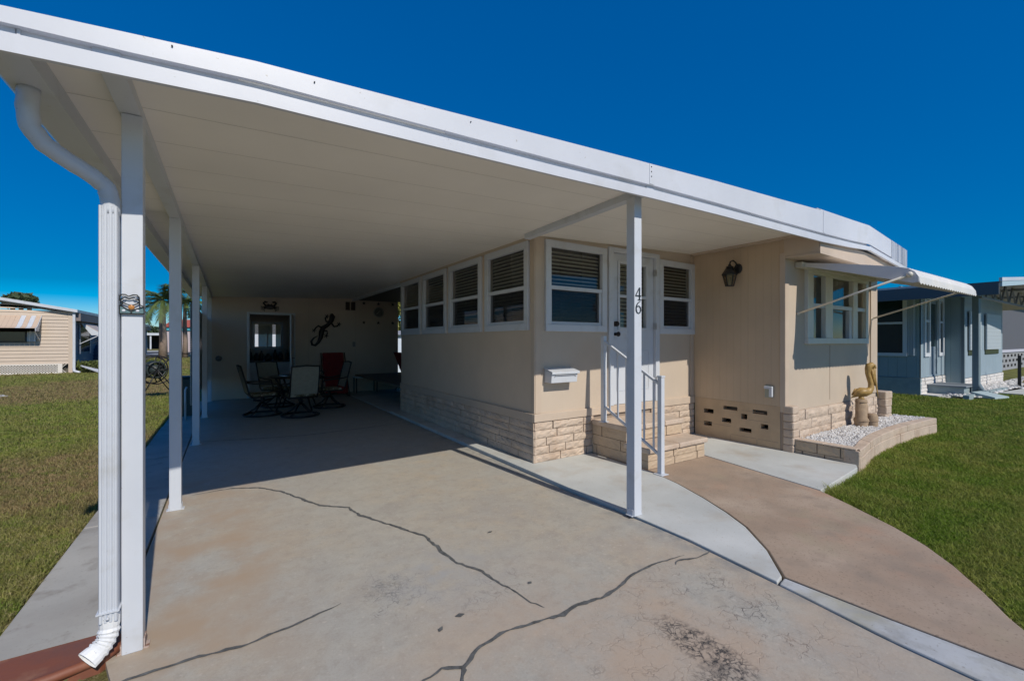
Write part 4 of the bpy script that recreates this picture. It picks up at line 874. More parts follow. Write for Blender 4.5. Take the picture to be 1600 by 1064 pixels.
# ================================================================ PATIO FURNITURE
def swivel_chair():
    r=thing('swivel_chair','x','patio chair',(0,0,0),'swivel chairs around the patio table',local=True)
    # faces +Y locally
    b=B(); b.tube([(.33*math.cos(a*math.pi/16),.33*math.sin(a*math.pi/16),.02) for a in range(32)],.017,8,closed=True); b.build('base_ring',dark,r)
    b=B()
    for k in range(4): a=math.pi/4+k*math.pi/2; b.tube([(.33*math.cos(a),.33*math.sin(a),.025),(.16*math.cos(a),.16*math.sin(a),.12),(.04*math.cos(a),.04*math.sin(a),.24)],.015,7)
    b.tube([(0,0,.22),(0,0,.36)],.035,10); b.tube([(0,.16,.30),(0,0,.27),(0,-.16,.30)],.02,8); b.build('pedestal',dark,r)
    b=B()
    for s in(-1,1):
        b.tube([(s*.24,.27,.37),(s*.25,.1,.38),(s*.25,-.20,.37),(s*.245,-.26,.44),(s*.245,-.33,.72),(s*.24,-.40,.98)],.015,8)
    b.tube([(-.24,.27,.37),(0,.29,.36),(.24,.27,.37)],.014,8); b.tube([(-.24,-.40,.97),(0,-.42,.985),(.24,-.40,.97)],.015,8); b.tube([(-.25,-.21,.37),(.25,-.21,.37)],.014,8); b.build('frame',dark,r)
    b=B(); prof=[(.26,.372),(.0,.355),(-.22,.372)]; b.hexa([(-.23,-.21,.362),(.23,-.21,.362),(.23,.26,.37),(-.23,.26,.37),(-.23,-.21,.37),(.23,-.21,.37),(.23,.26,.378),(-.23,.26,.378)]); b.build('seat',sling,r)
    b=B(); pr=[(-.262,.44),(-.30,.57),(-.335,.72),(-.37,.86),(-.395,.96)]; vs=[];fs=[]
    for y,z in pr: vs+=[(-.232,y,z),(.232,y,z),(.232,y-.008,z),(-.232,y-.008,z)]
    for i in range(len(pr)-1):
        o=4*i;p=o+4; fs+=[(o,o+1,p+1,p),(o+1,o+2,p+2,p+1),(o+2,o+3,p+3,p+2),(o+3,o,p,p+3)]
    fs+=[(0,3,2,1),(4*len(pr)-4,4*len(pr)-3,4*len(pr)-2,4*len(pr)-1)]
    b.add(vs,fs); b.build('backrest',sling,r)
    for s in(-1,1):
        b=B(); b.tube([(s*.26,.22,.38),(s*.29,.24,.52),(s*.30,.20,.61),(s*.30,.0,.63),(s*.28,-.2,.64),(s*.25,-.30,.66)],.014,7); b.build('armrest',dark,r)
    return r
ch=swivel_chair()
b=B(); b.box(-.22,.22,-.2,.24,.385,.43); cu=b.build('seat_cushion',cush,ch,bev=.02)
spots=[(1.17,9.30,R(6),'black swivel chair with its tan sling back turned to the driveway, nearest the driveway'),(.56,9.82,R(-84),'black swivel chair seen from the side at the left of the patio table'),(1.86,10.22,R(96),'black swivel chair at the right of the patio table, in front of the red chair'),(.92,10.95,R(-150),'black swivel chair at the far side of the patio table by the doorway')]
allc=[ch]+[copy_tree(ch) for _ in spots[1:]]
for o,(x,y,a,lab) in zip(allc,spots): o.location=(x,y,0); o.rotation_euler=(0,0,a); o['label']=lab
tb=thing('patio_table','round patio table with dark frosted top between the swivel chairs','table',(1.22,10.25,0))
b=B(); b.lathe([(.0,.70),(.52,.70),(.53,.708),(.52,.716),(0,.716)],(1.22,10.25,0),32); b.build('tabletop',teal,tb)
b=B(); b.tube([(1.22+.53*math.cos(a*math.pi/16),10.25+.53*math.sin(a*math.pi/16),.70) for a in range(32)],.016,7,closed=True); b.build('rim',dark,tb)
for k in range(4):
    a=.5+k*math.pi/2; b=B(); b.tube([(1.22+.48*math.cos(a),10.25+.48*math.sin(a),.69),(1.22+.30*math.cos(a),10.25+.30*math.sin(a),.38),(1.22+.48*math.cos(a),10.25+.48*math.sin(a),.0)],.018,7); b.build('leg',dark,tb)
def recliner():
    r=thing('recliner_chair','x','recliner',(0,0,0),'red folding recliners',local=True)   # faces +Y
    b=B(); b.hexa([(-.27,.25,.42),(.27,.25,.42),(.27,-.22,.36),(-.27,-.22,.36),(-.27,.25,.48),(.27,.25,.48),(.27,-.20,.42),(-.27,-.20,.42)]); b.build('seat',redf,r,bev=.025)
    b=B(); b.hexa([(-.27,-.21,.42),(.27,-.21,.42),(.27,-.48,1.12),(-.27,-.48,1.12),(-.27,-.15,.44),(.27,-.15,.44),(.27,-.42,1.14),(-.27,-.42,1.14)]); b.build('backrest',redf,r,bev=.03)
    b=B(); b.hexa([(-.27,.25,.43),(.27,.25,.43),(.27,.40,.08),(-.27,.40,.08),(-.27,.30,.47),(.27,.30,.47),(.27,.45,.10),(-.27,.45,.10)]); b.build('footrest',redf,r,bev=.02)
    for s in(-1,1):
        b=B(); b.tube([(s*.31,-.42,.02),(s*.31,.12,.55),(s*.31,.3,.62)],.013,7); b.tube([(s*.31,.42,.02),(s*.31,-.15,.55),(s*.30,-.46,1.13)],.013,7); b.tube([(s*.31,.42,.015),(s*.31,-.42,.015)],.012,6); b.build('frame',dark,r)
        b=B(); b.box(s*.31-.03,s*.31+.03,-.28,.24,.63,.66); b.build('armrest',dark,r,bev=.01)
    return r
rc=recliner(); rc.location=(2.38,12.3,0); rc.rotation_euler=(0,0,R(176)); rc['label']='red padded recliner standing against the back wall behind the swivel chair'
rc2=copy_tree(rc); rc2.location=(4.52,12.3,0); rc2.rotation_euler=(0,0,R(-90)); rc2['label']='red padded recliner half hidden behind the far corner of the sunroom'
sg=thing('bench_table','low pale topped side table on dark legs by the back wall','side table',(3.3,12.65,0))
b=B(); b.box(2.96,3.56,12.45,12.8,.42,.45); b.build('tabletop',mat('pale_table_top',(.85,.85,.88),.5),sg,bev=.004)
for x in (2.98,3.54):
    for y in (12.47,12.78): b=B(); b.tube([(x,y,0),(x,y,.42)],.014,6); b.build('leg',dark,sg)
b=B(); b.box(4.05,4.45,11.95,12.3,.013,.06); tag(b.build('floor_mat',mat('pale_mat',(.45,.5,.6),.8),bev=.01),'pale folded mat lying on the floor below the half hidden recliner','mat')
# ================================================================ THINGS LEFT OF THE CARPORT
hrl=thing('hose_reel','black hose reel with spoked wheels standing on the lawn beyond the posts','hose reel',(-1.62,14.6,0))
hc=Vector((-1.62,14.6,.70))
rv2=Vector((.9,.43,0)).normalized(); ax_=Vector((-.43,.9,0))
for s in(-.17,.17):
    b=B(); c_=hc+ax_*s; b.tube([c_+rv2*(.36*math.cos(a*math.pi/14))+Vector((0,0,.36*math.sin(a*math.pi/14))) for a in range(28)],.016,6,closed=True)
    for k in range(5): a=k*2*math.pi/5; b.tube([c_,c_+rv2*(.36*math.cos(a))+Vector((0,0,.36*math.sin(a)))],.013,5)
    b.build('wheel',dark,hrl)
b=B(); b.tube([hc-ax_*.17,hc+ax_*.17],.14,14); 
for k in range(5): b.tube([hc+ax_*(-.13+.065*k)+rv2*(.20*math.cos(a*math.pi/10))+Vector((0,0,.20*math.sin(a*math.pi/10))) for a in range(20)],.028,6,closed=True)
b.build('hose_coil',mat('dark_green_hose',(.02,.03,.03),.5),hrl)
b=B(); 
for s in(-.2,.2):
    c_=hc+ax_*s; b.tube([c_,c_+rv2*.42-Vector((0,0,.60))],.014,6); b.tube([c_,c_-rv2*.30-Vector((0,0,.60))],.014,6)
b.tube([hc-ax_*.2+rv2*.05+Vector((0,0,.05)),hc+rv2*.45+Vector((0,0,.42)),hc+rv2*.8+Vector((0,0,.40))],.016,6); b.build('stand',dark,hrl)
b=B(); b.box(-.80,-.50,10.45,10.75,-.03,.72); b.box(-.82,-.49,10.43,10.77,.72,.76); tb2=b.build('garbage_bin',mat('dark_green_plastic',(.02,.04,.04),.5),bev=.02); tag(tb2,'dark green lidded bin standing outside the third carport post','bin')
b=B(); b.tube([(-.66,9.9,-.03),(-.66,9.9,.55),(-.64,9.93,.60)],.016,8); tag(b.build('water_pipe',white),'thin white standpipe beside the dark green bin','pipe')
# ================================================================ LEAF / PALM / BUSH BUILDERS
def leafcloud(centers,n,size,seed,squash=1,flat=.6):
    g=np.random.default_rng(seed); tot=[];cs=np.array([c[:3] for c in centers]);rs=np.array([c[3] for c in centers]); w_=rs**2; w_/=w_.sum()
    idx=g.choice(len(centers),n,p=w_); d=g.normal(size=(n,3)); d/=np.linalg.norm(d,axis=1)[:,None]; rad=rs[idx]*(g.uniform(.25,1,n)**.45)
    p=cs[idx]+d*rad[:,None]*np.array([1,1,squash])
    a=g.normal(size=(n,3)); a/=np.linalg.norm(a,axis=1)[:,None]; bb=np.cross(a,g.normal(size=(n,3))); bb/=np.linalg.norm(bb,axis=1)[:,None]; s=size*g.uniform(.6,1.4,n)[:,None]
    V=np.stack([p-a*s,p+bb*s*flat,p+a*s,p-bb*s*flat],1).reshape(-1,3)
    q=B(); q.v=[tuple(v) for v in V]; q.f=[(4*i,4*i+1,4*i+2,4*i+3) for i in range(n)]; q.sm=[False]*n; q.mi=[0]*n; return q
def palm(x,y,h,cr,lab,seed,nf=26,tr=.16,grp=None):
    r=random.Random(seed); t=thing('palm_tree',lab,'palm tree',(x,y,0),grp)
    b=B(); b.tube([(x,y,-.1),(x+.02,y,h*.3),(x-.03,y,h*.6),(x,y,h*.9),(x,y,h)],[tr*1.35,tr*1.15,tr,tr*.75,tr*.6],12); b.build('trunk',trunkm,t)
    b=B()
    for k in range(nf):
        a=k*2.399+r.uniform(-.2,.2); el=r.uniform(-.25,1.15); L=cr*r.uniform(.85,1.15); pts=[]; p=Vector((x,y,h)); d=Vector((math.cos(a)*math.cos(el),math.sin(a)*math.cos(el),math.sin(el)))
        n=12
        for i in range(n+1):
            pts.append(p.copy()); p=p+d*(L/n); d=(d+Vector((0,0,-.15-.05*i/n))).normalized()
        b.tube(pts,[.03*(1-.8*i/n) for i in range(n+1)],4)
        for i in range(2,n+1):
            t_=(pts[i]-pts[i-1]).normalized(); s_=t_.cross(Vector((0,0,1))); 
            if s_.length<.05: continue
            s_.normalize(); ll=cr*.23*math.sin(math.pi*(i/(n+1.6)))+.05
            for m_ in range(4):
                base=pts[i-1].lerp(pts[i],m_/4)
                for sg_ in(-1,1):
                    q=base+(s_*sg_*.8+t_*.45+Vector((0,0,-.35+r.uniform(-.25,.15)))).normalized()*ll
                    w2=t_*.028*cr/2.5; b.add([base-w2,base+w2,q],[(0,1,2)])
    b.build('crown',leaf,t); return t
palm(-4.6,46.5,4.9,2.9,'tall palm tree with thick grey trunk seen between the first two posts',1,24,.24,'palms beyond the lawn')
palm(-8.6,62,4.9,2.8,'smaller palm tree in front of the distant white house',2,20,.16,'palms beyond the lawn')
palm(-3.35,50,5.0,2.8,'palm tree seen between the second and third posts',3,22,.17,'palms beyond the lawn')
# ================================================================ LEFT NEIGHBOUR
def sid(b,P,u0,u1,z0,z1f,h=.14):   # lap siding boards; z1f(u) = top
    z=z0
    while z<max(z1f(u0),z1f(u1)):
        ta=min(z+h,z1f(u0)); tb=min(z+h,z1f(u1)); ua,ub_=u0,u1
        if ta<=z+.005 or tb<=z+.005:
            # clip where the roof line crosses
            f=(z+.02-z1f(u0))/((z1f(u1)-z1f(u0)) or 1); uc=u0+(u1-u0)*max(0,min(1,f))
            if ta<=z+.005: ua=uc; ta=z+.02
            else: ub_=uc; tb=z+.02
        b.hexa([P(ua,z,.035),P(ub_,z,.035),P(ub_,z,-.03),P(ua,z,-.03),P(ua,ta,.008),P(ub_,tb,.008),P(ub_,tb,-.03),P(ua,ta,-.03)]); z+=h
YL=28.0; xc,_=gyp(112,580,YL); x0=-13.5
zc=gyp(112,487,YL)[1]; za=gyp(0,469,YL)[1]; xa=gyp(0,469,YL)[0]; sl_=(za-zc)/(xa-xc)
ztop=lambda x: zc+sl_*(x-xc)
lh=thing('lap_sided_house','cream lap sided mobile home with white lattice skirting across the left lawn','house',(xc,YL,0))
b=B(); PLH=Pfront(YL); sid(b,PLH,x0,xc,.42,ztop,.155); b.build('wall',sidingm,lh)
b=B(); PSH=lambda u,z,d:(xc+d,u,z); sid(b,PSH,YL,YL+22,.42,lambda u:zc-.25,.155); b.build('wall',shadesid,lh)
b=B(); pbox(b,PLH,xc-.1,xc+.04,.0,zc,.036,.05); b.build('corner_trim',sidingm,lh)
b=B(); b.box(x0,xc-.02,YL+.2,YL+21.9,.0,.4); b.build('floor',interior,lh)
latm=mat('lattice_white',(.72,.68,.62),.6); b=B()
for k in range(0,90):
    x=x0+k*.095
    if x<xc-.55: b.bar((x,YL-.02,.0),(x+.42,YL-.02,.42),.022,.01,up=(0,1,0)); b.bar((x+.42,YL-.035,.0),(x,YL-.035,.42),.022,.01,up=(0,1,0))
b.box(x0,xc-.3,YL-.045,YL-.005,.38,.43); b.box(x0,xc-.3,YL-.045,YL-.005,-.03,.03); b.box(xc-.45,xc-.3,YL-.05,YL-.005,-.03,.42); b.build('lattice_skirting',latm,lh)
b=B(); b.hexa([(x0,YL-.28,ztop(x0)),(xc+.25,YL-.28,ztop(xc+.25)),(xc+.25,YL+22,ztop(xc)-.05),(x0,YL+22,ztop(x0)),(x0,YL-.28,ztop(x0)+.13),(xc+.25,YL-.28,ztop(xc+.25)+.13),(xc+.25,YL+22,ztop(xc)+.08),(x0,YL+22,ztop(x0)+.13)]); b.build('roof',white,lh)
b=B(); b.box(xc+.05,xc+.3,YL+.0,YL+22,zc-.42,zc-.08); b.build('side_fascia',mat('brown_grey_fascia',(.20,.17,.17),.6),lh)
b=B(); b.box(xc+.06,xc+.15,YL-.14,YL-.05,.05,zc-.05); b.tube([(xc+.1,YL-.1,.2),(xc+.13,YL-.2,.08),(xc+.35,YL-.4,.02)],.06,8); b.build('downspout',white,lh)
wx0,_=gyp(-14,520,YL); wx1,_=gyp(40,520,YL); wx2,_=gyp(57,520,YL); wz0=gyp(30,533,YL)[1]; wz1=gyp(30,497,YL)[1]
b=B(); pbox(b,PLH,wx0,wx1,wz0,wz1,.02,.06); Wn=b.build('window',mat('dark_window_pane',(.02,.02,.025),.1),lh)
b=B(); pbox(b,PLH,wx1,wx1+.05,wz0,wz1,.03,.09); pbox(b,PLH,wx0,wx1+.05,wz0-.05,wz0,.03,.09); b.build('frame',dark,Wn)
b=B(); pbox(b,PLH,wx1+.06,wx2,wz0-.02,wz1,.04,.08); b.build('shutter',mat('pale_shutter',(.5,.55,.6),.6),lh)
def stripe_awning(parent,P,u0,u1,z1,z0,dep,stripes,plain):
    b=B(); n=14; 
    for k in range(n):
        a=u0+(u1-u0)*k/n; c=u0+(u1-u0)*(k+1)/n-.004; mi=1 if k in stripes else 0
        pts=[(0.03,z1),(dep*.75,z0+(z1-z0)*.28),(dep,z0+.12),(dep,z0)]
        for i in range(3):
            (d0,q0),(d1,q1)=pts[i],pts[i+1]
            b.hexa([P(a,q0-.02,d0),P(c,q0-.02,d0),P(c,q1-.02,d1),P(a,q1-.02,d1),P(a,q0,d0),P(c,q0,d0),P(c,q1,d1),P(a,q1,d1)],mi)
    b.build('canopy',plain,parent)
    b=B(); b.bar(P(u0+.05,z0-.45,.03),P(u0+.05,z0+.08,dep-.05),.03); b.build('support_arm',white,parent)
    b=B(); b.bar(P(u1-.05,z0-.45,.03),P(u1-.05,z0+.08,dep-.05),.03)
    b.extr([P(u1,z1,.03),P(u1,z0+(z1-z0)*.28,dep*.75),P(u1,z0+.12,dep),P(u1,z0,dep),P(u1,z0,dep*.5)],Vector(P(u1+.02,0,0))-Vector(P(u1,0,0))); b.build('support_arm',white,parent)
ux0=gyp(-55,500,YL-.4)[0]; ux1=gyp(60,500,YL-.4)[0]
a1=thing('tan_awning','tan awning with white end stripes over the window of the cream house','awning',(ux1-1,YL-.4,2))
stripe_awning(a1,PLH,ux0,ux1,gyp(40,493,YL)[1],gyp(40,517,YL-.8)[1],.8,(10,12),[tanaw,white])
for k,(ya,yb,lab) in enumerate(((YL+1.0,YL+3.0,'tan and white awning on the shaded side of the cream house, nearer one'),(YL+5.2,YL+7.6,'tan and white awning on the shaded side of the cream house, farther one'))):
    aa=thing('tan_awning',lab,'awning',(xc+.3,ya,2),'awnings on the shaded side wall')
    stripe_awning(aa,PSH,yb,ya,2.45,1.75,.95,(0,3,6,9,12),[tanaw,white])
    b=B(); b.box(xc+.036,xc+.06,ya+.15,yb-.15,.95,2.3); b.build('window',mat('side_window_dark',(.015,.015,.02),.1),lh)
    b=B(); b.box(xc+.036,xc+.075,ya+.02,ya+.15,.85,2.35); b.box(xc+.036,xc+.075,yb-.15,yb-.02,.85,2.35); b.build('window_trim',mat('side_trim',(.45,.48,.52),.6),lh)
b=B(); b.tube([(xc+.12,YL+4.2,2.3),(xc+.12,YL+4.2,1.1),(xc+.25,YL+4.2,.95)],.05,8); b.build('downspout',mat('blue_downspout',(.2,.26,.34),.6),lh)
# covered dark blue equipment with white hose beside it
cx0=xc+.95
tx_=gyp(153,560,32.5)[0]; b=B(); b.ball((tx_,32.5,.75),.6,18,12,rx=1.3,ry=1.2,rz=.9); b.lathe([(.70,-.02),(.78,.3),(.78,.75)],(tx_,32.5,0),18)
tag(b.build('covered_tank',mat('navy_cover',(.03,.06,.10),.7,var=(3,.2))),'large dark blue covered tank by the shaded side of the cream house','tank')
b=B(); b.tube([(cx0-.05,YL+1.4,.95),(cx0+.0,YL+1.3,.6),(cx0+.12,YL+1.2,.3),(cx0+.25,YL+1.1,.1)],.07,8); b.tube([(cx0+.25,YL+1.1,.12),(cx0+.5,YL+1.0,.15)],.06,8); tag(b.build('white_hose',white),'curved white hose or pipe standing in the bushes by the dark blue tank','pipe')
bs=[(xc+.45+.42*k,YL-.1+.12*(k%3),.22+.05*(k%2),.42) for k in range(9)]
for k in range(4):
    x=xc+.45+.75*k; q=leafcloud([(x+dx,YL+.15+dy,.25,.36) for dx,dy in((0,0),(.3,.1),(-.3,.15),(.1,.4))],1500,.07,40+k,.8,.3)
    q.tube([(x,YL+.15,-.03),(x,YL+.15,.3)],.03,5)
    tag(q.build('bush',bushm),('low yellow green bush at the corner downspout of the cream house','low yellow green bush second from the corner of the cream house','low yellow green bush third from the corner of the cream house','low yellow green bush fourth from the corner of the cream house')[k],'bush','bushes along the cream house')
b=B()
for k in range(4): b.box(0,0,0,0,0,0) if 0 else b.bar((xc+.35+.12*k,YL-.15-.05*k,.32-.04*k),(xc+1.1+.1*k,YL-.75+.02*k,.02),.05)
tag(b.build('white_pickets',white),'pile of white boards leaning in front of the corner bush','boards')
b=B(); b.prism([(-8,18.2),(-5.4,18.0),(-4.9,17.0),(-8,16.6)],-.05,-.005); tag(b.build('pale_slab',greyw),kind='structure')
b=B(); b.box(-8.2,-6.6,18.6,19.6,-.02,.55); tag(b.build('utility_box',bluedk,bev=.03),'low dark box on the pale slab at the left edge of the lawn','utility box')
for (px,py,rr) in ((33,465,.55),(46,467,.38),(20,467,.42)):
    Y_=44; x,z=gyp(px,py,Y_); t=thing('distant_tree','x','tree',(x,Y_,0),'tree tops behind the cream house')
    t['label']={33:'bushy green tree top showing over the cream house roof, middle one',46:'small dark tree top over the cream house roof, right one',20:'small dark tree top over the cream house roof, left one'}[px]
    leafcloud([(x,Y_,z,rr),(x+.5*rr,Y_,z-.3,rr*.7),(x-.6*rr,Y_,z-.4,rr*.7)],320,.2,px,.6).build('crown',treem,t)
    b=B(); b.tube([(x,Y_,0),(x,Y_,z-.2)],.12,6); b.build('trunk',trunkm,t)
# ================================================================ FAR LEFT: road, houses, woods
for nm,y0,y1,m,z in (('road',57,64,tarm,.0),('road_shoulder',64.02,67,greyw,.004),('far_road',67.02,80,tarm,.0),('far_path',80.02,88,greyw,.0)):
    b=B(); b.box(-120,60,y0,y1,-.1,z); tag(b.build(nm,m),kind='structure')
fh=thing('white_roof_house','distant low house with white roof edge and dark open carport','house',(-13,114,0))
b=B(); b.box(-30,-6,110,122,2.7,3.15); b.build('roof',white,fh); b=B(); b.box(-30,-13.6,113,121.5,-.03,2.7); b.build('wall',shadesid,fh); b=B(); b.box(-13.5,-6.5,119,121.5,-.03,2.7); b.build('wall',mat('shadow_brown',(.06,.05,.05),.8),fh)
for x in (-6.6,-9.5,-12.8): b=B(); b.box(x-.12,x+.12,110.2,110.45,-.03,2.7); b.build('post',white,fh)
for x in (-20,-17.2,-15): b=B(); b.box(x-.5,x+.5,112.9,113,1.0,2.2); b.build('window',white,fh)
sp=thing('turquoise_band_building','distant pale building with red roof and turquoise band between the posts','building',(-5,76,0))
b=B(); b.box(-7.2,-1.5,76,84,-.03,3.4); b.build('wall',mat('pale_pink_wall',(.5,.42,.42),.7),sp); b=B(); b.box(-7.2,-1.5,75.8,76,3.0,3.35); b.build('turquoise_band',mat('turquoise_paint',(.05,.35,.42),.5),sp)
b=B(); b.hexa([(-7.6,75.6,3.45),(-1.2,75.6,3.45),(-1.2,84.4,3.45),(-7.6,84.4,3.45),(-6.6,78,4.6),(-2.2,78,4.6),(-2.2,82,4.6),(-6.6,82,4.6)]); b.build('roof',mat('red_roof',(.38,.09,.06),.7),sp)
b=B(); b.box(-6.8,-5.8,75.95,76.0,0,2.1); b.build('door',mat('grey_door',(.25,.27,.3),.5),sp)
cs=[(-60+k*3.2+rnd.uniform(-1,1),150+rnd.uniform(-6,6),1.5+rnd.uniform(0,2.2),3.4) for k in range(28)]
tag(leafcloud(cs,26000,.42,5,.9).build('far_woods',treem),kind='stuff')
# ================================================================ SEEN THROUGH THE GAP AND THE REAR WINDOW
rc_=thing('rear_carport','white roofed neighbouring carport seen through the utility room window','carport',(2,25,0))
b=B(); b.box(.9,5.2,24.5,29,2.35,2.6); b.build('roof',white,rc_)
for x in (1.15,1.9,2.6,4.9): b=B(); b.box(x-.07,x+.07,24.6,24.74,-.03,2.35); b.build('post',white,rc_)
b=B(); b.box(.9,5.2,28.8,29,-.03,2.35); b.build('wall',bluex,rc_)
ws=thing('white_shed','white shed wall glimpsed through the gap beside the sunroom','shed',(7.5,20.5,0))
b=B(); b.box(5.6,9.5,20.5,23.5,-.03,1.75); b.build('wall',mat('pale_blue_white_wall',(.6,.68,.78),.6,groove=(0,.25,.01,.004,.8)),ws); b=B(); b.hexa([(5.5,20.3,1.76),(9.6,20.3,1.76),(9.6,23.7,1.76),(5.5,23.7,1.76),(5.5,21.9,2.0),(9.6,21.9,2.0),(9.6,22.1,2.0),(5.5,22.1,2.0)]); b.build('roof',greyb,ws)
bt=thing('yellow_green_tree','yellow green tree glimpsed through the gap above the white shed','tree',(8.6,26,0))
leafcloud([(8.6,26,3.2,1.7),(9.8,26.4,3.8,1.3),(7.6,26.3,3.6,1.2)],5000,.12,9,.9).build('crown',mat('yellow_leaf',(.20,.20,.03),.6,var=(2,.4)),bt); b=B(); b.tube([(8.6,26,-.1),(8.65,26,1.4),(8.6,26,2.8)],[.2,.14,.08],8); b.build('trunk',trunkm,bt)
# ================================================================ RIGHT NEIGHBOUR (blue grey home)
nh=thing('blue_grey_home','blue grey mobile home with white trimmed windows and open gabled carport beyond the lawn','house',(17,5,0))
NX,NY=15.6,3.83
PN1=Pleft(NX); PN2=Pfront(NY); NX2,NY2=17.9,3.47; PN3=Pleft(NX2); PN4=Pfront(NY2)
b=B(); panel(b,PN1,NY,11,.45,2.95,.1,[(4.14,5.9,1.12,2.72)]); b.build('wall',bluew,nh)
b=B(); panel(b,PN2,NX+.002,NX2,.45,2.95,.1,[(16.05,16.28,1.12,2.55),(17.30,17.62,1.12,2.55),(16.45,17.15,.5,2.6)]); b.build('wall',bluex,nh)
b=B(); b.box(17.882,18.3,3.474,3.826,-.03,2.98); b.build('wall',bluew,nh)
b=B(); panel(b,PN4,NX2,23.2,.35,2.98,.1,[]); b.build('wall',bluex,nh)
b=B(); b.box(23.1,23.2,3.6,12,-.03,2.9); b.box(NX+.3,23.1,4.3,4.35,.3,3); b.box(16.2,16.22,4.0,10.5,.4,2.9); b.box(NX,23.2,11,11.1,0,3); b.build('wall',bluex,nh)
b=B(); b.box(NX-.025,NX+.08,NY-.025,11,-.03,.44); b.build('block_skirting',blueb,nh)
for q in (blocks(PN2,NX-.02,NX2,-.03,.44,.1,.35,31),blocks(PN4,NX2,23.2,-.03,.34,.1,.4,33)): q.build('block_skirting',whiteb,nh)
b=B(); b.box(NX+.1,16.3,NY+.03,NY+.1,-.03,.44); b.build('mortar_backing',mortar,nh)
darkg=mat('tinted_window',(.015,.035,.04),.08)
def nwin(P,u0,u1,z0,z1,zr,fr=.06,label=None,pane=True,dep=.05):
    b=B(); pbox(b,P,u0-fr,u1+fr,z1,z1+fr,.0,dep); pbox(b,P,u0-fr,u1+fr,z0-fr,z0,.0,dep); pbox(b,P,u0-fr,u0,z0,z1,.0,dep); pbox(b,P,u1,u1+fr,z0,z1,.0,dep)
    if zr: pbox(b,P,u0,u1,zr-.03,zr+.03,-.01,dep-.01)
    Wn=b.build('window',mat('window_trim_pale',(.62,.66,.72),.5) if 'window_trim_pale' not in bpy.data.materials else bpy.data.materials['window_trim_pale'],nh)
    b=B(); pbox(b,P,u0,u1,z0,z1,-.03,-.02); b.build('pane',darkg,Wn); return Wn
nwin(PN1,4.17,5.85,1.12,2.68,1.95,.09)
b=B()
for k in range(5): pbox(b,PN1,3.94+.034*k,3.96+.034*k,1.05,2.72,.002,.03)
pbox(b,PN1,3.925,4.08,1.05,2.72,.0,.012); b.build('corner_shutter',mat('pale_shutter_b',(.45,.52,.58),.5),nh)
nwin(PN2,16.02,16.30,1.12,2.60,2.0,.10,dep=.04); nwin(PN2,17.30,17.58,1.12,2.60,2.0,.10,dep=.04)
b=B(); pbox(b,PN2,16.47,17.13,.46,2.6,-.05,-.02); nd=b.build('door',mat('blue_door',(.22,.28,.34),.5),nh)
b=B(); pbox(b,PN2,16.52,17.08,1.3,2.5,-.019,-.01); b.build('pane',darkg,nd)
shm=mat('pale_storm_shutter',(.42,.48,.53),.5,groove=(2,.12,.01,.004,.85))
for u0,u1 in ((18.55,19.75),(20.6,22.5)):
    b=B(); pbox(b,PN4,u0,u1,1.02,2.30,.0,.02); wn_=b.build('window',darkg,nh)
    b=B(); pbox(b,PN4,u0-.05,u1+.05,1.18,2.35,.03,.07); b.build('storm_shutter',shm,wn_,bev=.004)
b=B(); pbox(b,PN4,17.9,18.02,.35,2.7,.002,.03); b.build('corner_trim',mat('pale_trim_n',(.5,.55,.6),.5),nh)
# gabled carport roof: left eave along Y, sloping up to the right
rm_=bluedk; ux=14.0
zr_=lambda x: 2.72+.085*(x-14.0) if x<20 else 2.72+.51-.085*(x-20)
b=B()
for xa_,xb_ in ((14.0,20.0),(20.0,26.0)):
    b.hexa([(xa_,2.15,zr_(xa_)-.04),(xb_,2.15,zr_(xb_)-.04),(xb_,9,zr_(xb_)-.04),(xa_,9,zr_(xa_)-.04),(xa_,2.15,zr_(xa_)+.02),(xb_,2.15,zr_(xb_)+.02),(xb_,9,zr_(xb_)+.02),(xa_,9,zr_(xa_)+.02)])
b.build('roof',mat('roof_underside',(.40,.38,.36),.6),nh)
b=B(); b.box(13.97,14.02,2.14,9,2.46,2.74); b.build('eave_fascia',mat('shaded_eave_grey',(.10,.115,.13),.7),nh)  # side turned from the sun, its shade put into the dark colour
b=B()
for xa_,xb_ in ((13.97,20.0),(20.0,26.0)): b.hexa([(xa_,2.09,zr_(xa_)+.02),(xb_,2.09,zr_(xb_)+.02),(xb_,2.14,zr_(xb_)+.02),(xa_,2.14,zr_(xa_)+.02),(xa_,2.09,zr_(xa_)+.10),(xb_,2.09,zr_(xb_)+.10),(xb_,2.14,zr_(xb_)+.10),(xa_,2.14,zr_(xa_)+.10)])
b.build('front_fascia',fasc,nh)
b=B()
for xa_,xb_ in ((14.03,20.0),(20.0,26.0)): b.hexa([(xa_,2.10,zr_(xa_)-.09),(xb_,2.10,zr_(xb_)-.09),(xb_,2.14,zr_(xb_)-.09),(xa_,2.10+.04,zr_(xa_)-.09),(xa_,2.10,zr_(xa_)+.017),(xb_,2.10,zr_(xb_)+.017),(xb_,2.14,zr_(xb_)+.017),(xa_,2.14,zr_(xa_)+.017)])
b.build('front_fascia_lower',mat('pale_blue_trim',(.42,.55,.62),.5),nh)
b=B()
for yy in (2.9,4.4,6.0,7.6):
    b.bar((16.8,yy,2.62),(24.5,yy,2.62),.05); 
    for k in range(7): x=17.3+k*1.0; b.bar((x,yy,2.62),(x+.5,yy,zr_(x+.5)-.05),.04); b.bar((x+.5,yy,zr_(x+.5)-.05),(x+1,yy,2.62),.04)
for x in (18,19.5,21,22.5): b.bar((x,2.3,zr_(x)-.07),(x,9,zr_(x)-.07),.06)
b.build('roof_truss',mat('truss_grey',(.20,.20,.21),.6),nh)
b=B(); b.box(16.78,16.98,2.93,3.06,0,2.80); b.build('square_post',bluedk,nh,bev=.01)
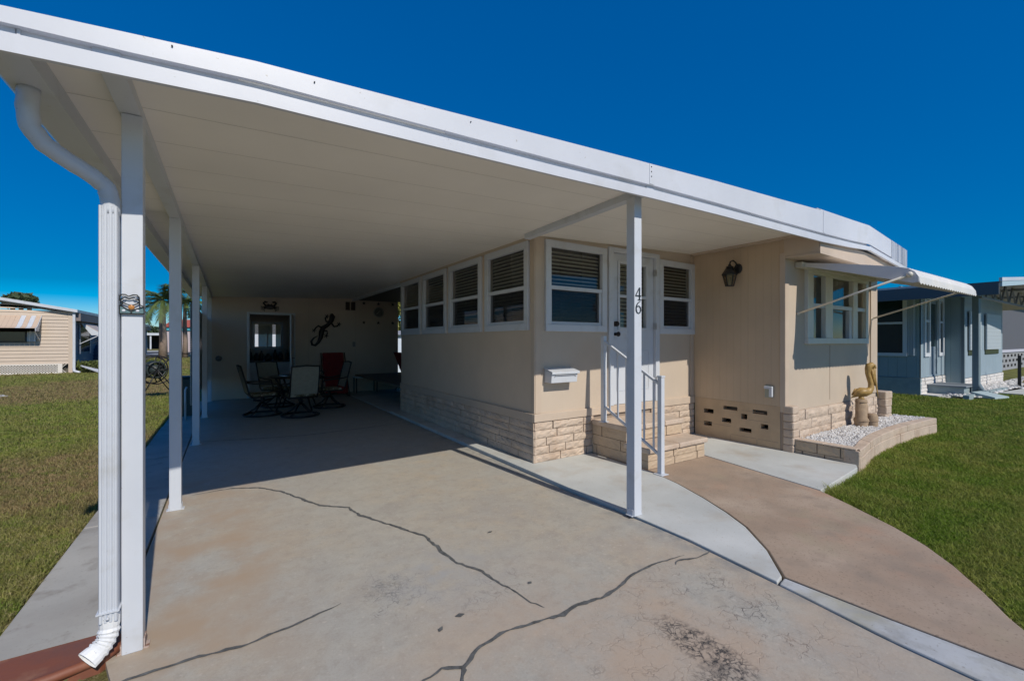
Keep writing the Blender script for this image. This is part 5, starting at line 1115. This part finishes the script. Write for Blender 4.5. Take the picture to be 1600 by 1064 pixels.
b=B(); b.box(17.55,17.62,3.35,3.42,0,2.7); b.build('slim_post',bluedk,nh)
b=B(); b.box(20.8,20.87,2.72,2.79,0,1.0); b.build('low_post',dark,nh)
b=B()
for z in [.35+.36*k for k in range(7)]: b.tube([(17.14+.11*math.cos(a*.8)*(1-a/14),3.1,z+.13*math.sin(a*.8)*(1-a/14)) for a in range(12)],.007,5)
b.box(17.10,17.12,3.09,3.11,.05,2.6); b.build('scroll_panel',dark,nh)
b=B(); b.box(16.2,17.3,3.1,3.8,-.03,.22); b.build('porch_step',blueb,nh); b=B(); b.box(16.15,17.35,3.05,3.8,.222,.26); b.build('step_tread',mat('step_top_grey',(.22,.25,.28),.7),nh)
b=B(); b.prism([(15.5,3.45),(16.1,2.98),(17.6,2.8),(22,2.4),(27,2.5),(27,3.44),(17.9,3.44),(17.9,3.82),(15.62,3.82)],-.05,.02)
g2=np.random.default_rng(8); 
for k in range(900):
    x=g2.uniform(15.7,26.5); y=g2.uniform(2.75 if x<20 else 2.5,3.42); s=g2.uniform(.03,.07); b.ball((x,y,.03),s,5,3,rz=.6)
tag(b.build('neighbour_pebble_bed',pebm),kind='stuff')
b=B(); 
for k in range(6): b.box(15.45+k*.62,16.03+k*.62,2.86-.02*k,2.98-.02*k,-.03,.09)
tag(b.build('edging_blocks',blueb,bev=.01),'row of grey edging blocks along the pebble bed of the blue home','edging')
b=B(); b.box(17.9,21.5,2.30,2.75,-.05,.02); tag(b.build('neighbour_path',greyw),kind='structure')
sb=thing('splash_block','pale blue concrete splash block lying in the grass below the square post','splash block',(16.4,2.75,0)); b=B(); b.hexa([(15.9,2.50,0),(16.5,2.35,0),(16.7,2.85,0),(16.1,2.95,0),(15.9,2.50,.05),(16.5,2.35,.05),(16.7,2.85,.14),(16.1,2.95,.14)]); b.build('block',mat('pale_blue_concrete',(.40,.50,.52),.7),sb,bev=.01)
b=B(); b.tube([(16.88,2.98,.32),(16.8,2.9,.18),(16.6,2.82,.13)],.06,8); b.build('spout',bluedk,sb)
q=leafcloud([(20.6,2.45,.15,.2)],500,.05,77,1,.4); q.tube([(20.6,2.45,-.03),(20.6,2.45,.2)],.02,5); tag(q.build('yellow_flower_plant',mat('yellow_petals',(.45,.35,.03),.6)),'small plant with yellow flowers beside the neighbour pebble bed','plant')
# third home, far right
th_=thing('grey_home','dark grey home with pierced block skirting beyond the gabled carport','house',(36,5,0))
b=B(); panel(b,Pfront(4.9),28,48,.9,3.6,.1,[]); b.box(28,28.1,4.95,15,0,3.6); b.build('wall',mat('dark_grey_siding',(.11,.11,.13),.6,groove=(0,.3,.02,.005,.8)),th_)
b=B(); b.box(27.5,48.5,4.3,15,3.6,3.8); b.build('roof',greyb,th_); b=B(); b.box(28,48,4.86,4.9,.88,1.02); b.build('trim',mat('pale_lilac_trim',(.55,.55,.65),.5),th_)
hl=[(28.6+.9*i+(.45 if j%2 else 0),28.6+.9*i+.42+(.45 if j%2 else 0),.12+.26*j,.12+.26*j+.13) for i in range(20) for j in range(3)]
b=B(); panel(b,Pfront(4.92),28,48,-.03,.88,.12,[]); 
for a_,c_,d_,e_ in hl: pass
b.build('block_skirting',greyb,th_)
b=B(); 
for a_,c_,d_,e_ in hl: b.box(a_,c_,4.912,4.93,d_,e_)
b.build('vent_shade_box',mat('vent_shade_black',(.01,.01,.01),.9),th_)  # black boxes on solid skirting, painted shade in place of real openings
# ================================================================ LAWN BLADES
walkR=np.array([[2.85,-3],[2.86,-.2],[2.96,.08],[3.22,.39],[3.31,.458],[3.527,.584],[3.791,.759],[4.01,.942],[4.205,1.16],[4.457,1.517],[4.66,1.828]])
def lawnmask(x,y):
    L_=(x<-.957+.018*np.sin(y*31)*np.sin(y*7.3))&~((y<2.90)&(y>2.43)&(x>-1.76))&(y>1.9)
    L2=(x>-1.9)&(x<-.50)&(y>2.32)&(y<2.56+.09*(x+.5))&(x<-.47-.4*(2.58-y))
    ex=np.interp(y,walkR[:,1],walkR[:,0]); jag=.038+.030*np.sin(x*37+y*23)*np.sin(x*11-y*17)+.01*np.sin(y*90+x*40); R1=(y<1.83)&(x>ex+jag)&(y>-3)
    oc=np.interp(x,[4.66,5.96]+[p[0] for p in out[1:]],[1.832,1.95]+[p[1]-.012 for p in out[1:]])
    R2=(x>4.66)&(y>=1.83)&(y<oc)&(x<9.5); R3=(x>9.5)&(y<14)&~((x>15.4)&(y>2.8))&~((x>17.8)&(x<21.6)&(y>2.25))
    return L_|L2|R1|R2|R3
def mkgrass(n,seed,dmin,dmax,name,side_):
    g=np.random.default_rng(seed); th=math.atan(443/680); out_=[]
    m=0;X=[];Y=[]
    while m<n:
        d=dmin*(dmax/dmin)**(g.uniform(0,1,n)**1.0); a=g.uniform(-1.45,-.62,n) if side_<0 else g.uniform(.4,1.32,n)
        x=d*(math.sin(th)+a*math.cos(th)); y=d*(math.cos(th)-a*math.sin(th)); k=lawnmask(x,y); X.append(x[k]);Y.append(y[k]); m+=k.sum()
    x=np.concatenate(X)[:n]; y=np.concatenate(Y)[:n]; dist=np.hypot(x,y)
    # tufting
    tx=x+g.normal(0,.006,n); ty=y+g.normal(0,.006,n)
    sc=np.clip(dist/5.5,1,6); h=g.uniform(.022,.052,n)*(1+.14*(sc-1)); w2=g.uniform(.0016,.0034,n)*sc
    nn=np.array([noise.noise(Vector((a_*.9,b_*.9,5))) for a_,b_ in zip(x,y)]); h*=(1+.5*nn)
    ntuft=(np.hypot(x-4.75,y-1.62)<.22)|(np.hypot(x-4.5,y-1.45)<.12); h=np.where(ntuft,h*1.9,h)
    ang=g.uniform(0,2*math.pi,n); la=g.uniform(0,2*math.pi,n); ln=g.uniform(.2,1.25,n)*h
    z0=np.full(n,-.032); dx,dy=np.cos(ang)*w2,np.sin(ang)*w2; lx,ly=np.cos(la)*ln,np.sin(la)*ln
    P=np.stack([np.stack([tx-dx,ty-dy,z0],1),np.stack([tx+dx,ty+dy,z0],1),np.stack([tx+dx*.8+lx*.4,ty+dy*.8+ly*.4,z0+h*.65],1),np.stack([tx-dx*.8+lx*.4,ty-dy*.8+ly*.4,z0+h*.65],1),np.stack([tx+lx,ty+ly,z0+h],1)],1).reshape(-1,3)
    me=bpy.data.meshes.new(name); me.vertices.add(5*n); me.vertices.foreach_set('co',P.ravel())
    base=np.arange(n)*5; quad=np.stack([base,base+1,base+2,base+3],1); tri=np.stack([base+3,base+2,base+4],1)
    loops=np.concatenate([quad,tri],1).ravel(); me.loops.add(7*n); me.loops.foreach_set('vertex_index',loops)
    st_=np.stack([np.arange(n)*7,np.arange(n)*7+4],1).ravel(); tt=np.tile([4,3],n); me.polygons.add(2*n); me.polygons.foreach_set('loop_start',st_); me.polygons.foreach_set('loop_total',tt); me.update(); me.validate()
    me.materials.append(blade); o=bpy.data.objects.new(name,me); C.objects.link(o); tag(o,kind='stuff')
mkgrass(190000,1,1.95,40,'lawn_grass',-1)
mkgrass(210000,2,1.9,22,'lawn_grass',1)
# longer dry blades hanging over the edges of walkway and sidewalk
g=np.random.default_rng(12); dry=mat('dry_grass_blade',(.17,.18,.06),.8,var=(30,.3),mix2=[((.30,.24,.12),25,.5,.6)]); b=B()
def tuft(x,y,dx,dy,n):
    for _ in range(n):
        px_,py_=x+g.normal(0,.012),y+g.normal(0,.012); L_=g.uniform(.02,.055); a=math.atan2(dy,dx)+g.normal(0,.9); w_=.0014; c_,s_=math.cos(a),math.sin(a); h=g.uniform(.2,.8)
        b.add([(px_-s_*w_,py_+c_*w_,.0),(px_+s_*w_,py_-c_*w_,.0),(px_+c_*L_*.6,py_+s_*L_*.6,.012+L_*h*.5),(px_+c_*L_,py_+s_*L_,.014+L_*h*.35)],[(0,1,2),(1,3,2)])
for i in range(3,len(walkR)-1):
    (xa,ya),(xb,yb)=walkR[i],walkR[i+1]; l=math.hypot(xb-xa,yb-ya)
    for k in range(int(l/.012)):
        t_=g.uniform(); nx_,ny_=-(yb-ya)/l,(xb-xa)/l
        if math.sin(k*.7+i)>-.3: tuft(xa+(xb-xa)*t_-nx_*.012,ya+(yb-ya)*t_-ny_*.012,nx_,ny_,3)
for k in range(70): x=g.uniform(-1.2,-.5); tuft(x,2.50+.09*(x+.5)+g.normal(0,.03),g.normal(0,1),-1,2)
tag(b.build('dry_edge_grass',dry),kind='stuff')
